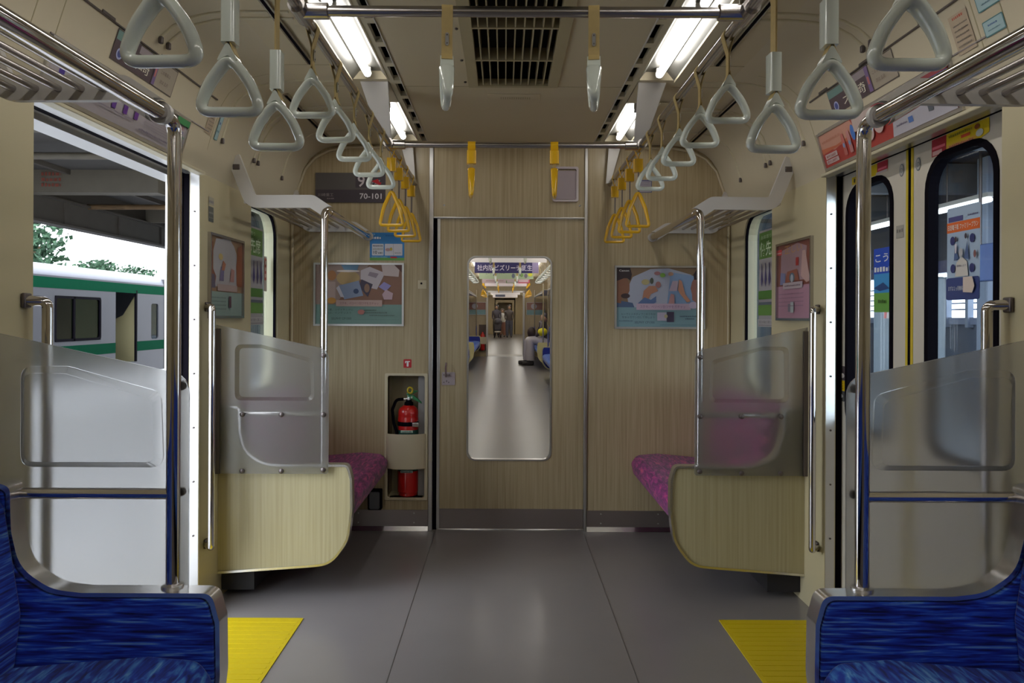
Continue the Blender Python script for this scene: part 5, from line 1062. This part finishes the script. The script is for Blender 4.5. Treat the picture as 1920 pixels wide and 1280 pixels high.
# ---- people, one continuous skinned surface per body
def skin(name, pts, edges, m, parent, lvl=1):
    off = Vector(ROOT.get(parent.name, (0, 0, 0)))
    me = bpy.data.meshes.new(name); me.from_pydata([tuple(Vector(p[:3]) - off) for p in pts], edges, []); me.materials.append(m)
    o = bpy.data.objects.new(name, me); COL.objects.link(o); o.parent = parent
    sk = o.modifiers.new('skin', 'SKIN'); sk.use_smooth_shade = True
    for v, p in zip(me.skin_vertices[0].data, pts): v.radius = (p[3], p[3] if len(p) < 5 else p[4])
    me.skin_vertices[0].data[0].use_root = True
    sb = o.modifiers.new('sub', 'SUBSURF'); sb.levels = lvl; sb.render_levels = lvl
    ROOT[o.name] = tuple(off); return o
def stander(x, y, label, top, legc, hair, h=1.62, hl=.25, lean=0., wd=1.):
    z = slope(y); t = thing('person', label, 'person', (x, y, z), None); k = h / 1.65
    P = [(x, y, z + .92 * k, .13, .10), (x, y, z + 1.15 * k, .15, .11), (x, y, z + 1.33 * k, .18, .11), (x, y, z + 1.43 * k, .05), (x + lean, y - .01, z + 1.47 * k, .05),
         (x - .09, y, z + .82 * k, .085), (x - .10, y, z + .48 * k, .06), (x - .10, y, z + .09 * k, .04), (x - .10, y - .14, z + .04, .035), (x + .09, y, z + .82 * k, .085), (x + .10, y, z + .48 * k, .06), (x + .10, y, z + .09 * k, .04), (x + .10, y - .14, z + .04, .035),
         (x - .19, y, z + 1.32 * k, .065), (x - .22, y - .03, z + 1.05 * k, .042), (x - .16, y - .16, z + .90 * k, .033), (x + .19, y, z + 1.32 * k, .05), (x + .22, y - .03, z + 1.05 * k, .042), (x + .16, y - .16, z + .90 * k, .033)]
    P = [(x + (p[0] - x) * wd,) + tuple(p[1:3]) + tuple(r_ * wd for r_ in p[3:]) for p in P]
    E = [(0, 1), (1, 2), (2, 3), (3, 4), (0, 5), (5, 6), (6, 7), (7, 8), (0, 9), (9, 10), (10, 11), (11, 12), (2, 13), (13, 14), (14, 15), (2, 16), (16, 17), (17, 18)]
    skin('body', P, E, pm(top), t)
    mb = MB()
    for sx in (-.10, .10): mb.tube([(x + sx * .8, y, z + .88 * k), (x + sx, y, z + .48 * k), (x + sx, y, z + .08)], [.13, .10, .07], 10)
    obj('trousers', mb, pm(legc), t, smooth=60)
    hd = (x + lean, y, z + 1.56 * k); obj('head', MB().ball(hd, .1, M['skin'], 14, (.82, .9, 1.1)).ball((hd[0], hd[1] - .09, hd[2] - .01), .014, M['skin'], 8), M['skin'], t, smooth=60)
    mb = MB().ball((hd[0], hd[1] + .02, hd[2] + .02), .108, None, 14, (.92, .95, 1.08)); mb.tube([(hd[0], hd[1] + .06, hd[2]), (hd[0], hd[1] + .07, hd[2] - hl)], [.09, .07], 10); obj('hair', mb, pm(hair), t, smooth=60)
    mb = MB()
    for sx in (-.10, .10): mb.box(x + sx - .04, x + sx + .04, y - .18, y + .08, z + .0, z + .07)
    obj('shoe', mb, pm(srgb(45, 40, 42)), t, bevel=.02)
    return t
stander(-.42, 38.2, 'person in dark clothes with dark hair standing left in the far doorway behind a pram', srgb(52, 48, 62), srgb(35, 32, 42), srgb(40, 34, 36))
stander(-.13, 38.9, 'small person in a white top standing between the two others', srgb(235, 230, 225), srgb(165, 120, 112), srgb(60, 45, 40), h=1.42, wd=.8)
stander(.22, 38.0, 'person with long dark hair and dark jacket standing right in the far doorway', srgb(58, 50, 52), srgb(70, 72, 88), srgb(40, 32, 32), hl=.42)
z = slope(37.4); t = thing('pram', 'dark pram standing in front of the left person in the far doorway', 'pram', (-.36, 37.4, z))
obj('hood', MB().ball((-.36, 37.4, z + .75), .26, None, 14, (.85, 1.1, .9)), pm(srgb(40, 38, 52)), t, smooth=60); obj('seat', MB().box(-.54, -.18, 37.15, 37.6, z + .35, z + .7), pm(srgb(42, 40, 55)), t, bevel=.05); obj('basket', MB().ball((-.36, 37.3, z + .30), .17, None, 12, (1, 1, .35)), pm(srgb(190, 185, 185)), t, smooth=60)
for sx in (-.52, -.2):
    for sy in (37.15, 37.65): obj('wheel', MB().lathe([(.02, -.02), (.09, -.02), (.09, .02), (.02, .02)], (sx, sy, z + .09), 16, axis='x'), M['black'], t)
obj('handle', MB().tube([(-.52, 37.6, z + .6), (-.52, 37.85, z + 1.0), (-.2, 37.85, z + 1.0), (-.2, 37.6, z + .6)], .012, 8), M['bolt'], t)
# the dozing passenger, bending over a yellow bag
py_ = 18.0; z = slope(py_)
t = thing('person', 'seated person in grey trousers bending forward over a yellow bag on the right bench', 'person', (.95, py_, z))
P = [(1.02, py_, z + .61, .13, .13), (.98, py_, z + .78, .14, .12), (.90, py_, z + .98, .15, .11), (.84, py_, z + 1.06, .05), (.99, py_ - .11, z + .54, .09), (.60, py_ - .13, z + .60, .075), (.60, py_ - .13, z + .12, .055), (.99, py_ + .11, z + .54, .09), (.58, py_ + .13, z + .58, .075), (.53, py_ + .15, z + .12, .055),
     (.88, py_ - .19, z + .98, .055), (.80, py_ - .22, z + .76, .045), (.72, py_ - .12, z + .68, .035), (.88, py_ + .19, z + .98, .055), (.78, py_ + .22, z + .76, .045), (.70, py_ + .1, z + .68, .035)]
E = [(0, 1), (1, 2), (2, 3), (0, 4), (4, 5), (5, 6), (0, 7), (7, 8), (8, 9), (2, 10), (10, 11), (11, 12), (2, 13), (13, 14), (14, 15)]
skin('body', P, E, pm(srgb(60, 52, 60)), t)
mb = MB().tube(fillet([(1.0, py_ - .11, z + .54), (.58, py_ - .13, z + .61), (.60, py_ - .13, z + .12)], .06), .105, 12); mb.tube(fillet([(1.0, py_ + .11, z + .54), (.56, py_ + .13, z + .59), (.53, py_ + .15, z + .12)], .06), .105, 12); obj('trousers', mb, pm(srgb(165, 160, 165)), t, smooth=60)
obj('head', MB().ball((.93, py_ - .05, z + 1.13), .1, M['skin'], 14, (.9, .85, 1.05)), M['skin'], t, smooth=60); obj('hair', MB().ball((.95, py_ - .03, z + 1.16), .108, None, 14, (.9, .95, .95)), pm(srgb(50, 45, 52)), t, smooth=60)
for yy_, xx_ in ((py_ - .13, .58), (py_ + .15, .51)): obj('shoe', MB().box(xx_ - .2, xx_ + .1, yy_ - .05, yy_ + .05, z, z + .1), pm(srgb(30, 26, 32)), t, bevel=.03)
t = tag(obj('bag', MB().ball((.88, py_ - .22, z + .80), .125, None, 14, (.95, .7, .8)), pm(srgb(200, 190, 20)), smooth=60), 'bright yellow bag on the lap of the seated passenger', 'bag')
t = tag(obj('bag', MB().ball((.62, py_ - .1, z + .78), .13, None, 12, (.8, .7, 1.1)), pm(srgb(45, 30, 32)), smooth=60), 'dark bag on the knees of the seated passenger', 'bag')

# ================================================================== BACK OF THE CAR (behind the camera)
mb = MB().box(-1.46, 1.46, YB - .05, YB, 0, 2.45); struct('wall_back', mb, M['cream'], 'cream wall closing the carriage behind the camera', 'wall')

# ================================================================== OUTSIDE LEFT: platform, canopy, the other train
conc = mat('platform_concrete', (.46, .46, .48), .7, var=.12, scale=3); steelg = mat('canopy_grey_steel', (.066, .056, .048), .6, var=.2, scale=4); roofm = mat('canopy_roof_sheet', (.055, .050, .047), .7, var=.25, scale=3); beamm = mat('pale_painted_beam', (.115, .10, .078), .6, var=.15, scale=5); rust = mat('rusty_pipe', (.12, .07, .03), .7, var=.4, scale=6)
struct('ground_left', MB().box(-60, -8.6, -30, 120, -1.3, -1.2), mat('track_ballast', (.16, .15, .14), .9, var=.4, scale=20), 'dark track bed beyond the left platform', 'ground')
struct('floor_platform_left', MB().box(-8.4, -1.62, -12, 60, -1.2, -.06), conc, 'grey concrete platform outside the open door', 'platform')
cn = thing('platform_canopy', 'dark steel platform canopy outside the left doorway', 'canopy', (-5, 14, 3.0))
obj('roof_sheet', MB().box(-8.2, -1.9, 2.2, 60, 3.62, 3.68), roofm, cn); obj('fascia', MB().box(-8.0, -7.97, 1.5, 60, 3.29, 3.62), steelg, cn)
obj('edge_girder', MB().box(-8.05, -7.95, 1.5, 60, 2.86, 3.28).box(-8.12, -7.88, 1.5, 60, 2.83, 2.87).box(-8.12, -7.88, 1.5, 60, 3.27, 3.31), steelg, cn)
mb = MB()
for k in range(12): mb.box(-8.06, -7.93, 2.0 + k * 1.9, 2.06 + k * 1.9, 2.86, 3.28)
obj('girder_stiffener', mb, steelg, cn)
for y_ in (5.5, 8.3, 16.5, 20.5, 25): obj('rafter', MB().box(-8.0, -2.0, y_, y_ + .12, 3.30, 3.60), beamm, cn)
obj('main_beam', MB().box(-7.95, -5.7, 12.2, 12.5, 3.25, 3.62), beamm, cn, label='pale wide beam with red lettering')
a = Art((-7.6, 12.19, 3.3), (1, 0, 0), (0, 0, 1), (0, -1, 0)); a.e = .002
for i in range(3): a.scribble(0, .04 + i * .09, .32, .06, srgb(105, 55, 45))
a.build('red_lettering', bpy.data.objects['main_beam'])
for j, (y_, zz) in enumerate(((7.2, 3.36), (10.2, 3.42), (14.2, 3.30))): obj('pipe', MB().tube([(-8.0, y_, zz), (-2.2, y_ + .3, zz + .06)], .05, 10), rust if j != 1 else beamm, cn, smooth=60)
for j, x_ in enumerate((-7.2, -5.6, -4.0, -2.6)): obj('purlin', MB().box(x_, x_ + .07, 2.3, 50, 3.54, 3.62), steelg, cn)
for x_, y_ in ((-7.4, 16.6), (-7.4, 20.2)): tag(obj('platform_lamp', MB().tube([(x_, y_, 3.3), (x_ + .5, y_ + .1, 3.3)], .03, 8), emit('platform_lamp_glow_%d' % int(y_), (1, .98, .95), 3)), 'small bright lamp under the left canopy, %s of two' % ('nearer' if y_ < 18 else 'farther'), 'lamp')
# the other train
silver = mat('stainless_train_side', (.088, .088, .104), .5, .1, var=.05, scale=2); tg = mat('train_green_band', (.0008, .060, .028), .8, spec=.05); rf = mat('train_roof_white', (.17, .17, .21), .4)
tr = thing('commuter_train', 'silver commuter train with green stripes on the next track', 'train', (-11.4, 16, -1.0))
XT = -10.0
mb = MB()
def side(y0, y1, z0, z1, mat_=None, d=.0, mb_=None): (mb_ or mb).box(XT + d, XT - .05, y0, y1, z0, z1, mat_)
# side wall pieced round window and doorway openings
for y0, y1, z0, z1 in ((4, 21.9, -.95, .0), (4, 21.9, 1.92, 2.12), (4, 12.2, .0, 1.92), (12.2, 13.6, 0, .62), (12.2, 13.6, 1.68, 1.92), (13.6, 14.3, 0, 1.92), (15.75, 16.55, .0, 1.92), (16.55, 18.45, .0, .64), (16.55, 18.45, 1.68, 1.92), (18.45, 19.15, 0, 1.92), (20.25, 21.05, 0, 1.92), (21.05, 21.55, 0, .55), (21.05, 21.55, 1.62, 1.92), (21.55, 21.9, 0, 1.92)): side(y0, y1, z0, z1)
mb.box(XT - 2.8, XT - 2.75, 4, 21.9, -.95, 2.1); mb.box(XT - 2.8, XT, 21.85, 21.9, -.95, 2.3)
obj('body', mb, silver, tr)
obj('roof', MB().prism([(XT + .0, 2.12), (XT - .03, 2.25), (XT - .15, 2.35), (XT - .5, 2.42), (XT - 1.4, 2.5), (XT - 2.8, 2.3), (XT - 2.8, 2.12)], 4, 21.9, 'y'), rf, tr, smooth=40)
mb = MB()
for y0, y1 in ((4, 13.9), (14.15, 18.0 if False else 21.85)): mb.box(XT + .004, XT, y0, y1, 1.84, 2.08)
for y0, y1 in ((4, 14.3), (15.75, 19.15), (20.25, 21.85)): mb.box(XT + .004, XT, y0, y1, .28, .54)
obj('green_stripe', mb, tg, tr)
for y0, y1, z0, z1 in ((16.55, 18.45, .64, 1.68), (12.2, 13.6, .62, 1.68)):
    w_ = obj('window', MB().ringprism(rrect(y0, z0, y1, z1, .08, 5), rrect(y0 + .06, z0 + .06, y1 - .06, z1 - .06, .06, 5), XT + .01, XT - .04, 'x').box(XT + .01, XT - .03, (y0 + y1) / 2 - .22, (y0 + y1) / 2 - .16, z0, z1), M['black'], tr)
    obj('pane', MB().box(XT - .02, XT - .025, y0 + .03, y1 - .03, z0 + .03, z1 - .03), glass('train_glass', (.30, .42, .38), 1.2), w_)
dl2 = obj('door', MB().ringprism(rrect(20.28, -.0, 21.9, 1.92, 1e-4, 4), rrect(21.08, .58, 21.52, 1.58, .08, 4), XT - .002, XT - .04, 'x'), silver, tr)
obj('pane', MB().box(XT - .03, XT - .035, 21.05, 21.55, .55, 1.62), glass('train_door_glass', (.5, .62, .68), 1.6), dl2)
obj('door_edge', MB().box(XT + .006, XT - .04, 20.2, 20.27, 0, 1.92).box(XT + .006, XT - .04, 15.7, 15.76, 0, 1.92), M['black'], tr)
mb = MB().box(XT - 2.7, XT - .06, 4, 21.8, -.05, 0); mb.box(XT - 2.75, XT - 2.7, 4, 21.8, 0, 2.1); obj('interior', mb, pm(srgb(70, 76, 66)), tr)
obj('draught_screen', MB().prism([(XT - .7, 0), (XT - .7, 1.1), (XT - .4, 1.25), (XT - .10, 1.75), (XT - .08, 0)], 20.3, 20.36, 'y').box(XT - 1.0, XT - .95, 18.9, 20.4, 0, 1.9), pm(srgb(130, 122, 92)), tr)
obj('seat_row', MB().box(XT - .6, XT - .1, 16.2, 19.0, .1, .5).box(XT - 2.6, XT - 2.2, 12, 19, .1, .95), pm(srgb(20, 60, 60)), tr, bevel=.04)
# trees and building beyond
leaf = streak('leaf_green', [(.35, (.008, .03, .012)), (.55, (.02, .065, .03)), (.7, (.06, .12, .06))], (6, 6, 6), .8)
def tree(x, y, z0, r, label, sq=1., nleaf=500):
    t = thing('tree', label, 'tree', (x, y, -1.2)); mb = MB(); rnd = random.Random(int(x * 7 + y))
    for i in range(nleaf):
        u = Vector((rnd.gauss(0, 1), rnd.gauss(0, 1), rnd.gauss(0, 1))).normalized() * r * rnd.uniform(.45, 1.0) * (1 + .25 * math.sin(3 * u_ if (u_ := rnd.random() * 6) else 0))
        c = Vector((x + u.x, y + u.y, z0 + u.z * sq)); s_ = r * rnd.uniform(.06, .14); a1 = Vector((rnd.gauss(0, 1), rnd.gauss(0, 1), rnd.gauss(0, 1))).normalized(); a2 = a1.orthogonal().normalized(); a3 = a1.cross(a2)
        mb.add([c + a2 * s_, c + a3 * s_ * .7, c - a2 * s_, c - a3 * s_ * .7 + a1 * s_ * .3], [(0, 1, 2, 3)])
    obj('foliage', mb, leaf, t); obj('trunk', MB().tube([(x, y, -1.2), (x + .2, y, z0 - r * .3), (x + .5, y + .3, z0)], [r * .1, r * .07, r * .03], 8), rust, t, smooth=60)
tree(-25.6, 40, 4.9, 1.9, 'leafy green tree behind the other train', .9, 900); tree(-29, 53, 4.45, 1.5, 'low round bush top above the silver train roof, nearer one', .45, 500); tree(-28.2, 57, 4.4, 1.3, 'low round bush top above the silver train roof, farther one', .45, 400)
bl = thing('building', 'pale pink building far behind the silver train', 'building', (-40, 85, -1.2)); obj('walls', MB().box(-46, -37, 80, 90, -1.2, 10.3), pm(srgb(235, 215, 220)), bl); obj('roof', MB().box(-46.3, -36.8, 79.8, 90, 10.3, 10.8), pm(srgb(225, 180, 190)), bl)
for i in range(4): obj('window', MB().box(-45 + i * 2.1, -44 + i * 2.1, 79.93, 80, 7.5, 9), pm(srgb(170, 170, 185)), bl)
struct('ground_far', MB().box(-120, -60, -30, 160, -1.3, -1.2), pm(srgb(150, 150, 140)), 'pale ground far beyond the tracks', 'ground')

# ================================================================== OUTSIDE RIGHT: covered platform
struct('floor_platform_right', MB().box(1.62, 9.0, -12, 60, -1.2, -.06), mat('pale_platform_tiles', (.13, .145, .18), .35, var=.06, scale=4), 'pale tiled platform outside the closed doors', 'platform')
cr = thing('platform_roof', 'dark ribbed roof over the right platform', 'canopy', (5, 14, 3.4))
obj('roof_sheet', MB().box(1.9, 9.2, -4, 60, 3.75, 3.8), mat('blue_grey_roof', (.05, .055, .075), .6, var=.2), cr)
for i in range(6): obj('roof_beam', MB().box(2.0, 9.0, 5.5 + i * 3.2, 5.7 + i * 3.2, 3.25, 3.72), mat('grey_roof_beam_%d' % i, (.10, .115, .14), .6), cr)
for i, x_ in enumerate((3.6, 5.4, 8.2)): obj('purlin', MB().box(x_, x_ + .12, 3, 50, 3.45, 3.75), steelg, cr)
for i, y_ in enumerate((10.2, 12.75, 15.3, 17.9)):
    t = thing('platform_light', 'fluorescent batten light over the right platform, %s from the camera' % ordn[i], 'ceiling light', (6.6, y_, 2.9), 'batten lights over the right platform')
    obj('tube', MB().tube([(6.6, y_, 2.88), (6.6, y_ + 1.2, 2.88)], .035, 10), emit('platform_tube_%d' % i, (.95, .98, 1), 4.5), t, smooth=60); obj('batten', MB().box(6.55, 6.65, y_ - .02, y_ + 1.22, 2.92, 2.98), M['white'], t); obj('drop_rod', MB().tube([(6.6, y_ + .2, 2.98), (6.6, y_ + .2, 3.76)], .012, 6).tube([(6.6, y_ + 1.0, 2.98), (6.6, y_ + 1.0, 3.76)], .012, 6), M['bolt'], t)
bw_ = mat('blue_white_paint', (.30, .35, .46), .5, var=.04)
pw = thing('platform_wall', 'low blue grey wall with white posts at the back of the right platform', 'wall', (8.0, 14, 0))
obj('lower_wall', MB().box(8.0, 8.15, 4, 40, -.06, 1.15), mat('blue_grey_wall', (.10, .12, .17), .6, var=.15, scale=3), pw); obj('sill_rail', MB().box(7.94, 8.2, 4, 40, 1.15, 1.27), pm(srgb(120, 128, 150)), pw)
for i in range(20): obj('post', MB().box(7.9, 8.0, 7.2 + i * .62, 7.28 + i * .62, 1.1, 2.0), bw_, pw)
obj('louvre', (lambda mb_: [mb_.box(8.02, 8.06, 7, 24, 1.40 + j * .11, 1.425 + j * .11) for j in range(5)] and mb_)(MB()), pm(srgb(75, 85, 120)), pw)
obj('fascia', MB().box(7.9, 8.15, 4, 40, 2.08, 2.3), pm(srgb(75, 75, 105)), pw); obj('sky_shut_board', MB().box(8.1, 8.2, -4, 60, 2.3, 3.75), mat('dark_sky_board', (.06, .065, .09), .6, var=.3, scale=2), pw)  # board above the fascia is added to shut out sky light
t = thing('platform_kiosk', 'pale blue white cabinet standing on the right platform', 'cabinet', (5.4, 9.4, -.06)); obj('cabinet', MB().box(5.0, 5.24, 8.9, 10.2, -.06, 1.75), mat('pale_cabinet', (.22, .26, .31), .4), t, bevel=.03)
a = Art((4.998, 9.9, 1.25), (0, -1, 0), (0, 0, 1), (-1, 0, 0)); a.rect(0, 0, .7, .38, srgb(170, 160, 160))
for i in range(5): a.poly([(i * .15, 0), (i * .15 + .07, 0), (i * .15 + .13, .38), (i * .15 + .06, .38)], srgb(170, 85, 85))
a.rect(.2, .06, .48, .33, srgb(165, 130, 125)); a.build('striped_notice', t)
t = thing('platform_sign', 'hanging white and blue station sign over the right platform', 'sign', (6.4, 10.2, 2.2)); obj('sign_box', MB().box(6.35, 6.45, 8.4, 9.5, 1.75, 2.35), pm(srgb(120, 135, 160)), t, bevel=.02); obj('sign_box', MB().box(6.35, 6.45, 9.6, 10.3, 1.75, 2.25), pm(srgb(75, 95, 145)), t, bevel=.02)
a = Art((6.348, 9.4, 1.8), (0, -1, 0), (0, 0, 1), (-1, 0, 0)); a.text('のりば', .05, .3, .1, srgb(70, 85, 120)); a.poly([(.1, .05), (.5, .2), (.5, .24), (.2, .12)], srgb(50, 65, 110)); a.text('5', .8, .08, .2, srgb(70, 90, 140)); a.build('sign_print', t)
obj('drop_rod', MB().tube([(6.4, 8.6, 2.3), (6.4, 8.6, 3.7)], .02, 6).tube([(6.4, 10.1, 2.2), (6.4, 10.1, 3.7)], .02, 6), M['bolt'], t)
for i, y_ in enumerate((11.2, 16.5)): obj_ = tag(obj('platform_column', MB().box(7.2, 7.45, y_, y_ + .25, -.06, 3.7), bw_, bevel=.02), 'square pale column on the right platform, %s one' % ('nearer' if i == 0 else 'farther'), 'column', 'columns of the right platform')

for x0, x1, nm, c in ((-6.0, -2.6, 'left', (.04, .044, .042)), (3.0, 6.0, 'right', (.075, .088, .105))):  # added blocks that cover the bright sky behind the end windows
    t = thing('sky_hiding_block', 'grey block added to hide the sky, farther along the %s platform' % nm, 'added block', ((x0 + x1) / 2, 18, -.06)); m_ = mat('sky_block_panel_' + nm, c, .6, var=.1, scale=2)
    obj('walls', MB().box(x0, x1, 15.2, 22, -.06, 3.24), m_, t); obj('cap', MB().box(x0 - .05, x1 + .05, 15.15, 22.05, 3.18, 3.26), steelg, t); obj('skirting', MB().box(x0 - .02, x1 + .02, 15.18, 22.02, -.06, .2), steelg, t)
    for k in range(3): obj('panel_batten', MB().box(x0 + .6 + k * .9, x0 + .66 + k * .9, 15.17, 15.2, .2, 3.18), steelg, t)
